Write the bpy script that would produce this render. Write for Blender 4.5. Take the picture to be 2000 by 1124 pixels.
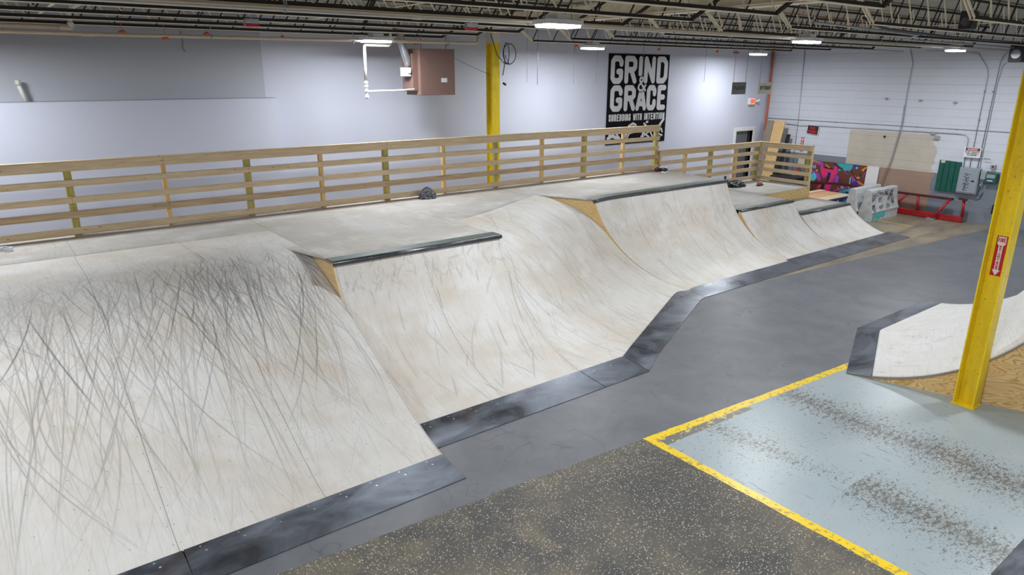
import bpy, math, random
import numpy as np
from mathutils import Matrix, Vector
for o in list(bpy.data.objects): bpy.data.objects.remove(o)
sc = bpy.context.scene
col = sc.collection
rnd = random.Random(7)
PI = math.pi

# ---------------------------------------------------------------- camera
CF, CP, CY, CR, CH = 1348.05, 0.301725, 0.918611, 0.0039864, 3.7
fw = np.array([math.cos(CY)*math.cos(CP), math.sin(CY)*math.cos(CP), -math.sin(CP)])
rt = np.array([math.sin(CY), -math.cos(CY), 0.0]); up = np.cross(rt, fw)
r2 = rt*math.cos(CR)+up*math.sin(CR); u2 = -rt*math.sin(CR)+up*math.cos(CR)
cam = bpy.data.objects.new('camera', bpy.data.cameras.new('camera'))
cam.data.sensor_width = 36.0
cam.data.lens = CF*36.0/2000.0
cam.data.clip_start = 0.05
cam.matrix_world = Matrix(((r2[0], u2[0], -fw[0], 0), (r2[1], u2[1], -fw[1], 0), (r2[2], u2[2], -fw[2], CH), (0, 0, 0, 1)))
col.objects.link(cam); sc.camera = cam
# ---------------------------------------------------------------- world, exposure, lamps
w = bpy.data.worlds.new('world'); sc.world = w; w.use_nodes = True
w.node_tree.nodes['Background'].inputs[0].default_value = (0.75, 0.82, 1.0, 1)
w.node_tree.nodes['Background'].inputs[1].default_value = 0.3
sc.view_settings.view_transform = 'Standard'; sc.view_settings.look = 'None'
sc.view_settings.gamma = 1.0; sc.view_settings.exposure = 0.0
sc.view_settings.use_curve_mapping = False
LAMP_W = 98.0
LZ = 4.2
ZR = 4.86
FIX = [(5.75, 11.4), (10.9, 11.45), (17.4, 11.75), (-0.4, 11.4),
       (5.45, 6.3), (11.25, 6.7), (17.6, 6.9), (-0.8, 6.3),
       (5.3, 1.9), (11.0, 1.9), (17.2, 1.9), (-0.8, 1.9),
       (5.3, -3.8), (11.0, -3.8), (17.2, -3.8), (-0.8, -3.8)]

# ---------------------------------------------------------------- helpers
def tag(o, label=None, cat=None, group=None, kind=None):
    if label: o['label'] = label
    if cat: o['category'] = cat
    if group: o['group'] = group
    if kind: o['kind'] = kind
    return o

def thing(name, label, cat, loc=(0, 0, 0), rz=0.0, group=None):
    o = bpy.data.objects.new(name, None); col.objects.link(o)
    o.empty_display_size = 0.1
    o.location = loc; o.rotation_euler = (0, 0, rz)
    return tag(o, label, cat, group)

def dup(o, parent=None):
    c = o.copy(); col.objects.link(c); c.parent = parent
    for ch in [x for x in bpy.data.objects if x.parent == o]:
        dup(ch, c)
    return c

class MB:
    def __init__(s): s.v = []; s.f = []; s.m = []; s.cur = 0
    def add(s, vs, fs):
        b = len(s.v); s.v += [tuple(map(float, p)) for p in vs]
        s.f += [tuple(b+i for i in f) for f in fs]; s.m += [s.cur]*len(fs)
        return s
    def box(s, lo, hi):
        x0, y0, z0 = lo; x1, y1, z1 = hi
        return s.add([(x0,y0,z0),(x1,y0,z0),(x1,y1,z0),(x0,y1,z0),(x0,y0,z1),(x1,y0,z1),(x1,y1,z1),(x0,y1,z1)],
                     [(3,2,1,0),(4,5,6,7),(0,1,5,4),(1,2,6,5),(2,3,7,6),(3,0,4,7)])
    def obox(s, c, ax, ay, az):
        c, ax, ay, az = map(np.array, (c, ax, ay, az))
        P = [c+i*ax+j*ay+k*az for k in (-1, 1) for (i, j) in ((-1,-1),(1,-1),(1,1),(-1,1))]
        return s.add(P, [(3,2,1,0),(4,5,6,7),(0,1,5,4),(1,2,6,5),(2,3,7,6),(3,0,4,7)])
    def bar(s, a, b, w, h, upv=(0, 0, 1)):
        a, b = np.array(a, float), np.array(b, float); d = b-a; L = np.linalg.norm(d); d /= L
        u = np.array(upv, float); sd = np.cross(d, u)
        if np.linalg.norm(sd) < 1e-4: sd = np.cross(d, (1, 0, 0))
        sd /= np.linalg.norm(sd); u = np.cross(sd, d)
        return s.obox((a+b)/2, d*L/2, sd*w/2, u*h/2)
    def tube(s, pts, r, n=8, cap=True):
        pts = [np.array(p, float) for p in pts]; rings = []
        prev = None
        for i, p in enumerate(pts):
            d = (pts[min(i+1, len(pts)-1)]-pts[max(i-1, 0)]); d = d/(np.linalg.norm(d)+1e-9)
            if prev is None:
                a = np.cross(d, (0, 0, 1))
                if np.linalg.norm(a) < 0.05: a = np.cross(d, (1, 0, 0))
            else: a = prev-d*(prev@d)
            a /= np.linalg.norm(a); prev = a; b = np.cross(d, a)
            rr = r[i] if hasattr(r, '__len__') else r
            rings.append([p+rr*(math.cos(2*PI*k/n)*a+math.sin(2*PI*k/n)*b) for k in range(n)])
        vs = [q for R in rings for q in R]; fs = []
        for i in range(len(rings)-1):
            for k in range(n):
                k2 = (k+1) % n
                fs.append((i*n+k, i*n+k2, (i+1)*n+k2, (i+1)*n+k))
        if cap: fs.append(tuple(range(n))[::-1]); fs.append(tuple((len(rings)-1)*n+k for k in range(n)))
        return s.add(vs, fs)
    def prism(s, poly, d):
        d = np.array(d, float); n = len(poly); P = [np.array(p, float) for p in poly]
        vs = P+[p+d for p in P]
        fs = [tuple(range(n))[::-1], tuple(range(n, 2*n))]+[(i, (i+1) % n, n+(i+1) % n, n+i) for i in range(n)]
        return s.add(vs, fs)
    def build(s, name, mats, parent=None, smooth=False):
        off = np.array(parent.location) if parent is not None and parent.parent is None else np.zeros(3)
        if parent is not None and parent.parent is not None: off = np.array(parent.parent.location)
        if parent is not None and parent.type == 'MESH': off = np.zeros(3) if parent.parent is None else np.array(parent.parent.location)
        me = bpy.data.meshes.new(name)
        me.from_pydata([tuple(np.array(p)-off) for p in s.v], [], s.f)
        for m in (mats if isinstance(mats, (list, tuple)) else [mats]): me.materials.append(m)
        me.polygons.foreach_set('material_index', s.m)
        if smooth: me.polygons.foreach_set('use_smooth', [True]*len(s.f))
        me.update()
        o = bpy.data.objects.new(name, me); col.objects.link(o)
        if parent is not None: o.parent = parent
        return o
def strip_panel(mb, tops, lows, d):
    """panel between two curves sampled at the same stations, thickness vector d"""
    n = len(tops); d = np.array(d, float); T = [np.array(p, float) for p in tops]; L = [np.array(p, float) for p in lows]
    vs = T+L+[p+d for p in T]+[p+d for p in L]; fs = []
    for i in range(n-1):
        fs += [(i, n+i, n+i+1, i+1), (2*n+i, 2*n+i+1, 3*n+i+1, 3*n+i), (i, i+1, 2*n+i+1, 2*n+i), (n+i, 3*n+i, 3*n+i+1, n+i+1)]
    fs += [(0, 2*n, 3*n, n), (n-1, 2*n-1, 4*n-1, 3*n-1)]
    return mb.add(vs, fs)
def bevel(o, w=0.004, seg=2):
    m = o.modifiers.new('bevel', 'BEVEL'); m.width = w; m.segments = seg; m.limit_method = 'ANGLE'; return o

def grid(name, P, mats, parent=None, uv=None, attr=None, smooth=True, thick=0.0):
    """P: (n,m,3) array of points -> mesh grid with UV in metres and float attributes."""
    n, m = P.shape[:2]
    off = np.array(parent.location) if parent is not None else np.zeros(3)
    V = (P.reshape(-1, 3)-off).astype(np.float32)
    i = np.arange(n-1)[:, None]*m+np.arange(m-1)[None, :]
    F = np.stack([i, i+m, i+m+1, i+1], -1).reshape(-1, 4)
    me = bpy.data.meshes.new(name)
    me.vertices.add(len(V)); me.vertices.foreach_set('co', V.ravel())
    me.loops.add(F.size); me.loops.foreach_set('vertex_index', F.ravel().astype(np.int32))
    me.polygons.add(len(F)); me.polygons.foreach_set('loop_start', np.arange(0, F.size, 4, dtype=np.int32))
    me.update(calc_edges=True)
    if smooth: me.polygons.foreach_set('use_smooth', np.ones(len(F), bool))
    if uv is not None:
        l = me.uv_layers.new(name='UVMap'); l.data.foreach_set('uv', uv.reshape(-1, 2)[F.ravel()].astype(np.float32).ravel())
    for k, a in (attr or {}).items():
        if a.ndim == 2:
            at = me.attributes.new(k, 'FLOAT', 'POINT'); at.data.foreach_set('value', a.ravel().astype(np.float32))
        else:
            at = me.color_attributes.new(k, 'FLOAT_COLOR', 'POINT')
            c = np.ones((n*m, 4), np.float32); c[:, :3] = a.reshape(-1, 3); at.data.foreach_set('color', c.ravel())
    for mm in (mats if isinstance(mats, (list, tuple)) else [mats]): me.materials.append(mm)
    me.update()
    o = bpy.data.objects.new(name, me); col.objects.link(o)
    if parent is not None: o.parent = parent
    if thick:
        md = o.modifiers.new('thick', 'SOLIDIFY'); md.thickness = thick; md.offset = -1
    return o

# ---------------------------------------------------------------- materials
class NT:
    def __init__(s, name):
        s.mat = bpy.data.materials.new(name); s.mat.use_nodes = True
        s.t = s.mat.node_tree; s.b = s.t.nodes['Principled BSDF']
    def node(s, ty, **kw):
        n = s.t.nodes.new(ty)
        for k, v in kw.items(): setattr(n, k, v)
        return n
    def put(s, sock, v):
        if isinstance(v, (int, float)): sock.default_value = v
        elif isinstance(v, (tuple, list)):
            sock.default_value = tuple(v)+((1,) if len(v) == 3 and len(sock.default_value) == 4 else ())
        elif v is not None: s.t.links.new(v, sock)
    def m(s, op, a, b=None, c=None, clamp=False):
        n = s.node('ShaderNodeMath', operation=op); n.use_clamp = clamp
        s.put(n.inputs[0], a); s.put(n.inputs[1], b) if b is not None else 0
        if c is not None: s.put(n.inputs[2], c)
        return n.outputs[0]
    def mix(s, f, a, b, bt='MIX'):
        n = s.node('ShaderNodeMix', data_type='RGBA', blend_type=bt)
        s.put(n.inputs[0], f); s.put(n.inputs[6], a); s.put(n.inputs[7], b); return n.outputs[2]
    def obj(s): return s.node('ShaderNodeTexCoord').outputs['Object']
    def uv(s): return s.node('ShaderNodeTexCoord').outputs['UV']
    def sep(s, v):
        n = s.node('ShaderNodeSeparateXYZ'); s.put(n.inputs[0], v); return n.outputs
    def comb(s, x, y, z=0.0):
        n = s.node('ShaderNodeCombineXYZ'); s.put(n.inputs[0], x); s.put(n.inputs[1], y); s.put(n.inputs[2], z); return n.outputs[0]
    def sc(s, v, k):
        n = s.node('ShaderNodeMapping'); s.put(n.inputs[0], v); n.inputs['Scale'].default_value = k; return n.outputs[0]
    def noise(s, v, scale, det=3, rough=0.5, dist=0.0):
        n = s.node('ShaderNodeTexNoise'); s.put(n.inputs['Vector'], v); n.inputs['Scale'].default_value = scale
        n.inputs['Detail'].default_value = det; n.inputs['Roughness'].default_value = rough; n.inputs['Distortion'].default_value = dist
        return n.outputs[0]
    def vor(s, v, scale, out='Distance', feat='F1'):
        n = s.node('ShaderNodeTexVoronoi', feature=feat); s.put(n.inputs['Vector'], v); n.inputs['Scale'].default_value = scale
        return n.outputs[out]
    def ramp(s, v, a, b):
        n = s.node('ShaderNodeMapRange'); s.put(n.inputs[0], v); n.inputs[1].default_value = a; n.inputs[2].default_value = b
        n.interpolation_type = 'LINEAR'; return n.outputs[0]
    def attr(s, name, out='Fac'):
        n = s.node('ShaderNodeAttribute'); n.attribute_name = name; return n.outputs[out]
    def bump(s, h, st=0.2, d=0.01):
        n = s.node('ShaderNodeBump'); s.put(n.inputs['Height'], h); n.inputs['Strength'].default_value = st; n.inputs['Distance'].default_value = d
        s.t.links.new(n.outputs[0], s.b.inputs['Normal'])
    def out(s, color, rough=0.5, metal=0.0, spec=None):
        s.put(s.b.inputs['Base Color'], color); s.put(s.b.inputs['Roughness'], rough); s.put(s.b.inputs['Metallic'], metal)
        if spec is not None: s.b.inputs['Specular IOR Level'].default_value = spec
        return s.mat

def plain(name, c, rough=0.5, metal=0.0, var=0.12, scale=6.0):
    t = NT(name); o = t.obj()
    n = t.noise(o, scale, 4)
    d = tuple(x*(1-var*1.5) for x in c); e = tuple(min(1, x*(1+var)) for x in c)
    return t.out(t.mix(n, d, e), rough, metal)

def m_ply(name, grain_y=True, seams=True, tone=(0.655, 0.635, 0.615), warm=(0.56, 0.50, 0.43), x0=0.0, pitch=1.22, scratch=.22):
    """white-washed, worn plywood riding surface; uv in metres (u across, v up the slope)"""
    t = NT(name); uv = t.uv(); X = t.sep(uv)
    g = t.noise(t.sc(uv, (14, 1.3, 1)), 3.0, 4, 0.6, 0.6)
    big = t.noise(uv, 0.9, 3, 0.6)
    swirl = t.noise(t.sc(uv, (3, 1.0, 1)), 2.2, 2, 0.5, 2.5)
    c = t.mix(t.ramp(big, 0.38, 0.68), tone, warm)
    c = t.mix(t.m('MULTIPLY', t.ramp(g, 0.45, 0.8), 0.35), c, (0.50, 0.475, 0.44))
    c = t.mix(t.m('MULTIPLY', t.ramp(swirl, 0.56, 0.66), 0.14), c, (0.46, 0.41, 0.34))
    def scr(rot, k, thr):
        mp = t.node('ShaderNodeMapping'); t.put(mp.inputs[0], uv); mp.inputs['Rotation'].default_value = (0, 0, rot); mp.inputs['Scale'].default_value = (k, .9, 1)
        return t.ramp(t.noise(mp.outputs[0], 1.0, 4, 0.6, 0.9), thr, thr+.05)
    sx = t.m('MAXIMUM', scr(.25, 26, .62), t.m('MAXIMUM', scr(-.5, 30, .64), scr(1.1, 30, .65)))
    c = t.mix(t.m('MULTIPLY', sx, scratch), c, (0.25, 0.24, 0.24))
    dust = t.ramp(t.noise(uv, 1.7, 4, 0.65), 0.5, 0.75)
    c = t.mix(t.m('MULTIPLY', dust, 0.45), c, (0.75, 0.76, 0.78))
    st = t.noise(t.sc(uv, (38, 1.0, 1)), 1.0, 3, 0.55, 0.4)
    c = t.mix(t.m('MULTIPLY', t.ramp(st, 0.58, 0.72), 0.22), c, (0.33, 0.32, 0.32))
    spk = t.noise(uv, 55, 2, 0.5)
    c = t.mix(t.m('MULTIPLY', t.ramp(spk, 0.62, 0.8), 0.25), c, (0.3, 0.27, 0.23))
    if seams:
        fx = t.m('FRACT', t.m('DIVIDE', t.m('SUBTRACT', X[0], x0-50*pitch), pitch))
        dx = t.m('MULTIPLY', t.m('MINIMUM', fx, t.m('SUBTRACT', 1.0, fx)), pitch)
        line = t.m('LESS_THAN', dx, 0.0035)
        c = t.mix(t.m('MULTIPLY', line, 0.6), c, (0.12, 0.11, 0.10))
        # screws in two columns beside each seam and one down the middle of each sheet
        def dots(cx, py, r):
            a = t.m('ABSOLUTE', t.m('SUBTRACT', dx, cx))
            fy = t.m('FRACT', t.m('DIVIDE', X[1], py))
            b = t.m('MULTIPLY', t.m('ABSOLUTE', t.m('SUBTRACT', fy, 0.5)), py)
            return t.m('LESS_THAN', t.m('SQRT', t.m('ADD', t.m('MULTIPLY', a, a), t.m('MULTIPLY', b, b))), r)
        dd = t.m('MAXIMUM', dots(0.028, 0.2, 0.0055), t.m('MAXIMUM', dots(0.61, 0.3, 0.0055), dots(0.32, 0.41, 0.005)))
        c = t.mix(t.m('MULTIPLY', dd, 0.75), c, (0.22, 0.14, 0.07))
    s = t.attr('scuff')
    c = t.mix(t.m('MINIMUM', s, 0.9), c, (0.09, 0.092, 0.105))
    t.bump(g, 0.08, 0.004)
    rg = t.m('ADD', 0.52, t.m('MULTIPLY', big, 0.2))
    return t.out(c, rg, 0.0, 0.3)

def m_wood(name, base=(0.62, 0.44, 0.24), dark=(0.42, 0.27, 0.12), axis=0, knots=True, rough=0.6):
    t = NT(name); o = t.obj()
    k = [9, 9, 9]; k[axis] = 0.7
    g = t.noise(t.sc(o, tuple(k)), 4.0, 4, 0.6, 0.4)
    c = t.mix(t.ramp(g, 0.3, 0.75), base, dark)
    if knots:
        kv = [14, 14, 14]; kv[axis] = 4.5
        v = t.vor(t.sc(o, tuple(kv)), 1.0)
        c = t.mix(t.m('MULTIPLY', t.m('LESS_THAN', v, 0.09), 0.75), c, (0.14, 0.08, 0.04))
    c = t.mix(t.m('MULTIPLY', t.ramp(t.noise(o, 1.3, 3), 0.5, 0.8), 0.35), c, tuple(x*0.75 for x in base))
    return t.out(c, rough)

def m_osb(name, c1=(0.72, 0.49, 0.19), c2=(0.40, 0.24, 0.08)):
    t = NT(name); o = t.obj()
    g = t.noise(t.sc(o, (1.2, 3, 5)), 4.0, 4, 0.65, 3.0)
    g2 = t.noise(o, 40, 3, 0.6)
    c = t.mix(t.ramp(g, 0.45, 0.6), c1, c2)
    c = t.mix(t.m('MULTIPLY', g2, 0.4), c, tuple(x*0.8 for x in c1))
    return t.out(c, 0.6)

def m_pine(name):
    """fresh CDX plywood with cathedral grain and football knots"""
    t = NT(name); o = t.obj()
    n = t.noise(t.sc(o, (0.9, 0.9, 3.4)), 1.9, 2, 0.4, 0.6)
    rings = t.m('SINE', t.m('MULTIPLY', n, 130.0))
    c = t.mix(t.ramp(rings, 0.0, 1.0), (0.80, 0.56, 0.27), (0.58, 0.33, 0.10))
    v = t.vor(t.sc(o, (1.0, 1.0, 2.0)), 1.8)
    c = t.mix(t.m('LESS_THAN', v, 0.055), c, (0.10, 0.05, 0.02))
    return t.out(c, 0.5)

def m_steel(name):
    t = NT(name); o = t.obj()
    b = t.noise(t.sc(o, (1, 2.2, 1)), 1.1, 4, 0.6, 0.8)
    f = t.noise(o, 22, 4, 0.7)
    c = t.mix(t.ramp(b, 0.35, 0.7), (0.085, 0.095, 0.12), (0.25, 0.28, 0.34))
    c = t.mix(t.m('MULTIPLY', t.ramp(t.noise(o, 2.3, 3), 0.58, 0.75), 0.5), c, (0.12, 0.085, 0.075))
    c = t.mix(t.m('MULTIPLY', t.ramp(f, 0.55, 0.8), 0.3), c, (0.06, 0.06, 0.07))
    return t.out(c, t.ramp(b, -0.1, 1.8), 0.75)

def m_yellow(name):
    t = NT(name); o = t.obj()
    n = t.noise(t.sc(o, (1, 1, 0.35)), 9, 5, 0.65); n2 = t.noise(o, 30, 4, 0.6)
    c = t.mix(t.ramp(n, 0.35, 0.75), (0.90, 0.68, 0.015), (0.72, 0.49, 0.010))
    c = t.mix(t.m('MULTIPLY', t.ramp(n2, 0.62, 0.72), 0.75), c, (0.16, 0.09, 0.02))
    return t.out(c, 0.42)

def m_floor():
    t = NT('shop_floor'); o = t.obj(); X = t.sep(o); x, y = X[0], X[1]
    j1 = t.m('MULTIPLY', t.m('SUBTRACT', t.noise(o, 3.0, 4, 0.6), 0.5), 0.09)
    j2 = t.m('MULTIPLY', t.m('SUBTRACT', t.noise(o, 22.0, 3, 0.6), 0.5), 0.07)
    jj = t.m('ADD', j1, j2)
    s1 = t.m('SUBTRACT', t.m('ADD', y, t.m('MULTIPLY', x, 0.0735)), 4.70)   # >0 north of the coating edge
    # exposed aggregate concrete
    v = t.vor(o, 78.0); vc = t.vor(o, 78.0, 'Color'); sepc = t.sep(vc)
    bn = t.noise(o, 1.1, 4, 0.6)
    agg = t.mix(t.ramp(bn, 0.4, 0.65), (0.165, 0.142, 0.105), (0.062, 0.060, 0.062))
    agg = t.mix(t.ramp(t.noise(o, 1.8, 4, 0.65), 0.5, 0.75), agg, (0.23, 0.19, 0.125))
    qx = t.m('SUBTRACT', x, 4.55); qy = t.m('SUBTRACT', y, 3.55); qr = t.m('SQRT', t.m('ADD', t.m('MULTIPLY', qx, qx), t.m('MULTIPLY', qy, qy)))
    qr = t.m('ADD', qr, t.m('MULTIPLY', t.noise(o, 1.6, 4, .6), 0.9))
    agg = t.mix(t.m('MULTIPLY', t.ramp(qr, 1.7, .7), 0.75), agg, (0.05, 0.05, 0.053))
    fine = t.noise(o, 140, 2, 0.5)
    agg = t.mix(t.m('MULTIPLY', t.ramp(fine, 0.4, 0.7), 0.6), agg, (0.04, 0.038, 0.035))
    spk = t.m('MULTIPLY', t.m('LESS_THAN', v, t.m('MULTIPLY', sepc[0], 0.50)), t.m('GREATER_THAN', sepc[1], 0.35))
    spk = t.m('MULTIPLY', spk, t.ramp(t.noise(o, 3.1, 3, 0.5), 0.2, 0.5))
    agg = t.mix(t.m('MULTIPLY', spk, 0.85), agg, t.mix(sepc[2], (0.68, 0.63, 0.52), (0.42, 0.39, 0.35)))
    # old polished concrete at the far end
    st = t.noise(t.sc(o, (0.5, 1.6, 1)), 1.4, 5, 0.65, 0.5)
    old = t.mix(t.ramp(st, 0.35, 0.7), (0.30, 0.255, 0.18), (0.135, 0.12, 0.105))
    old = t.mix(t.m('MULTIPLY', t.ramp(t.noise(o, 1.9, 3), 0.62, 0.68), 0.35), old, (0.45, 0.16, 0.07))
    # dark grey coating
    cl = t.noise(o, 1.6, 5, 0.6, 0.8); cl2 = t.noise(o, 7, 4, 0.65)
    dk = t.mix(t.ramp(cl, 0.35, 0.7), (0.115, 0.120, 0.138), (0.160, 0.165, 0.182))
    dk = t.mix(t.m('MULTIPLY', t.ramp(cl2, 0.55, 0.75), 0.4), dk, (0.088, 0.09, 0.102))
    dk = t.mix(t.m('MULTIPLY', t.m('LESS_THAN', t.m('ABSOLUTE', t.m('SUBTRACT', t.noise(o, 1.3, 2, 0.5, 0.3), 0.5)), 0.003), 0.4), dk, (0.05, 0.05, 0.055))
    # pale blue-grey pad with chips
    pad = t.mix(t.ramp(t.noise(o, 0.8, 3), 0.35, 0.7), (0.315, 0.375, 0.405), (0.37, 0.425, 0.45))
    ca = t.noise(t.sc(o, (1.0, 1.7, 1)), 14.0, 6, 0.8); cb = t.noise(t.sc(o, (1.6, 1.0, 1)), 48.0, 4, 0.7)
    chip = t.m('MAXIMUM', ca, t.m('SUBTRACT', cb, 0.015))
    band1 = t.m('ABSOLUTE', t.m('SUBTRACT', t.m('SUBTRACT', x, 6.95), t.m('MULTIPLY', t.noise(o, 0.7, 1), 0.6)))
    band2 = t.m('ABSOLUTE', t.m('SUBTRACT', t.m('SUBTRACT', x, 5.75), t.m('MULTIPLY', t.noise(o, 0.9, 1), 0.5)))
    bb = t.m('MINIMUM', band1, t.m('ADD', band2, t.m('MULTIPLY', t.m('GREATER_THAN', y, 2.55), 0.3)))
    near = t.ramp(bb, 0.55, 0.0)
    thr = t.m('SUBTRACT', 0.632, t.m('MULTIPLY', t.m('MAXIMUM', near, 0.0), 0.135))
    px_ = t.m('SUBTRACT', x, 5.85); py_ = t.m('SUBTRACT', y, 3.6)
    pr_ = t.m('SQRT', t.m('ADD', t.m('MULTIPLY', px_, px_), t.m('MULTIPLY', py_, py_)))
    thr = t.m('SUBTRACT', thr, t.m('MULTIPLY', t.m('MAXIMUM', t.ramp(pr_, 1.0, 0.2), 0.0), 0.05))
    pm = t.m('MULTIPLY', t.m('GREATER_THAN', chip, thr), 0.9)
    line = t.noise(t.sc(o, (3.2, 0.35, 1)), 6.0, 3, 0.6)
    pm = t.m('MAXIMUM', pm, t.m('MULTIPLY', t.m('GREATER_THAN', line, 0.665), 0.55))
    padc = t.mix(pm, pad, t.mix(t.noise(o, 20, 2), (0.05, 0.048, 0.045), (0.17, 0.15, 0.12)))
    # yellow line
    ychip = t.m('GREATER_THAN', t.noise(o, 16, 5, 0.75), 0.555)
    yel = t.mix(t.m('MULTIPLY', ychip, 0.7), t.mix(t.noise(o, 9, 3), (0.88, 0.62, 0.01), (0.80, 0.55, 0.03)), (0.25, 0.19, 0.08))
    c = t.mix(t.m('GREATER_THAN', t.m('ADD', s1, jj), 0.0), agg, dk)
    xs = t.m('ADD', x, t.m('MULTIPLY', jj, 0.35)); ss = t.m('ADD', s1, t.m('MULTIPLY', jj, 0.35))
    inpad = t.m('MULTIPLY', t.m('GREATER_THAN', xs, 5.06), t.m('LESS_THAN', ss, 0.0))
    inpad = t.m('MULTIPLY', inpad, t.m('LESS_THAN', x, 12.3))
    c = t.mix(inpad, c, padc)
    gap = t.m('MULTIPLY', inpad, t.m('MULTIPLY', t.m('GREATER_THAN', ss, t.m('SUBTRACT', t.m('MULTIPLY', t.m('SUBTRACT', x, 5.0), 0.035), 0.24)), t.m('LESS_THAN', x, 6.6)))
    c = t.mix(gap, c, t.mix(t.m('GREATER_THAN', t.noise(o, 11, 4, 0.7), 0.57), (0.17, 0.165, 0.155), (0.62, 0.48, 0.16)))
    yl = t.m('MAXIMUM', t.m('LESS_THAN', xs, 5.165), t.m('MULTIPLY', t.m('GREATER_THAN', ss, -0.105), t.m('LESS_THAN', x, 8.7)))
    c = t.mix(t.m('MULTIPLY', inpad, yl), c, yel)
    # far end strip of bare concrete
    s2 = t.m('SUBTRACT', t.m('ADD', y, t.m('MULTIPLY', t.m('SUBTRACT', x, 11.0), 0.083)), 6.99)
    c = t.mix(t.m('MULTIPLY', t.m('GREATER_THAN', t.m('ADD', s2, t.m('MULTIPLY', j1, 0.4)), 0.0), t.m('GREATER_THAN', x, 10.2)), c, old)
    sh = t.m('MULTIPLY', t.m('LESS_THAN', t.m('ABSOLUTE', t.m('SUBTRACT', x, 18.62)), 0.035), t.m('MULTIPLY', t.m('GREATER_THAN', y, 7.55), t.m('LESS_THAN', y, 8.6)))
    c = t.mix(sh, c, (0.62, 0.42, 0.03))
    r = t.mix(inpad, t.mix(t.m('GREATER_THAN', s1, 0.0), (0.62,)*3, (0.42,)*3), (0.33,)*3)
    rr = t.node('ShaderNodeRGBToBW'); t.put(rr.inputs[0], r)
    t.bump(t.m('ADD', t.m('MULTIPLY', t.noise(o, 60, 3), 0.6), t.m('MULTIPLY', chip, 0.2)), 0.12, 0.004)
    return t.out(c, rr.outputs[0], 0.0, 0.5)

def m_block():
    """painted concrete block: white above, grey band below, brown and unpainted patches"""
    t = NT('painted_block'); o = t.obj(); X = t.sep(o); y, z = X[1], X[2]
    br = t.node('ShaderNodeTexBrick'); t.put(br.inputs['Vector'], t.comb(y, z, 0.0))
    br.inputs['Scale'].default_value = 1.0; br.inputs['Brick Width'].default_value = 0.40; br.inputs['Row Height'].default_value = 0.203
    br.inputs['Mortar Size'].default_value = 0.006; br.inputs['Mortar Smooth'].default_value = 0.3
    mortar = br.outputs['Fac']
    n = t.noise(o, 1.5, 4, 0.6); e = t.m('MULTIPLY', t.m('SUBTRACT', t.noise(o, 5, 4, 0.65), 0.5), 0.5)
    white = t.mix(n, (0.60, 0.63, 0.71), (0.68, 0.71, 0.79))
    white = t.mix(t.m('GREATER_THAN', t.noise(t.sc(o, (1, 3, 8)), 2.2, 4, 0.7), 0.72), white, (0.45, 0.40, 0.33))
    grey = t.mix(n, (0.17, 0.20, 0.245), (0.225, 0.255, 0.30))
    top = t.m('SUBTRACT', 1.35, t.m('MULTIPLY', t.m('MULTIPLY', t.m('GREATER_THAN', y, 7.3), t.m('LESS_THAN', y, 8.3)), 0.18))
    c = t.mix(t.m('LESS_THAN', z, top), white, grey)
    ye = t.m('ADD', y, e)
    tan = t.m('MULTIPLY', t.m('MULTIPLY', t.m('GREATER_THAN', ye, 8.02), t.m('LESS_THAN', y, 10.43)),
              t.m('MULTIPLY', t.m('GREATER_THAN', z, 1.165), t.m('LESS_THAN', z, 2.16)))
    tc = t.mix(t.noise(o, 2.5, 4, 0.6), (0.62, 0.58, 0.51), (0.47, 0.42, 0.35))
    c = t.mix(tan, c, tc)
    brn = t.m('MULTIPLY', t.m('MULTIPLY', t.m('GREATER_THAN', ye, 8.0), t.m('LESS_THAN', y, 10.43)), t.m('LESS_THAN', z, 1.165))
    c = t.mix(brn, c, t.mix(n, (0.33, 0.215, 0.17), (0.40, 0.27, 0.21)))
    fz = t.m('FRACT', t.m('DIVIDE', z, 0.203)); row = t.m('LESS_THAN', t.m('MINIMUM', fz, t.m('SUBTRACT', 1.0, fz)), 0.022)
    row = t.m('MULTIPLY', row, t.ramp(t.noise(t.sc(o, (1, .6, 3)), 1.6, 4, .6), .3, .6))
    c = t.mix(t.m('MULTIPLY', row, 0.42), c, (0.12, 0.12, 0.15))
    c = t.mix(t.m('MULTIPLY', mortar, 0.07), c, (0.16, 0.16, 0.18))
    t.bump(t.m('SUBTRACT', 1.0, mortar), 0.3, 0.006)
    return t.out(c, 0.55)

def m_wall(name, a=(0.56, 0.585, 0.70), b=(0.60, 0.625, 0.74)):
    t = NT(name); o = t.obj()
    return t.out(t.mix(t.noise(o, 0.6, 3), a, b), 0.6)

def m_vcol(name, rough=0.5):
    t = NT(name); return t.out(t.attr('paint', 'Color'), rough)

def m_emit(name, c, s):
    t = NT(name); t.put(t.b.inputs['Base Color'], c); t.put(t.b.inputs['Emission Color'], c); t.b.inputs['Emission Strength'].default_value = s
    return t.mat

M = {}
M['floor'] = m_floor(); M['block'] = m_block(); M['wall'] = m_wall('lavender_wall_paint')
M['wallshade'] = m_wall('shaded_wall_tone', (0.43, 0.45, 0.51), (0.47, 0.49, 0.55))  # wall colour with the upper recess's shade put into it
M['joistdk'] = plain('dark_joist_steel', (0.035, 0.028, 0.022), 0.7)  # dark brown for the chords' upright legs and alternate web bars
M['roof'] = plain('painted_roof_deck', (0.40, 0.385, 0.31), 0.7, 0, 0.2, 2.0)
M['joist'] = plain('cream_steel_paint', (0.84, 0.74, 0.56), 0.5, 0, 0.2, 8.0)
M['pipe'] = plain('beige_pipe_paint', (0.62, 0.50, 0.37), 0.45, 0, 0.12, 5.0)
M['pipew'] = plain('white_pipe_paint', (0.74, 0.73, 0.68), 0.4, 0, 0.08, 5.0)
M['conduit'] = plain('galvanised_conduit', (0.42, 0.44, 0.47), 0.4, 0.5, 0.15, 9.0)
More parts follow.
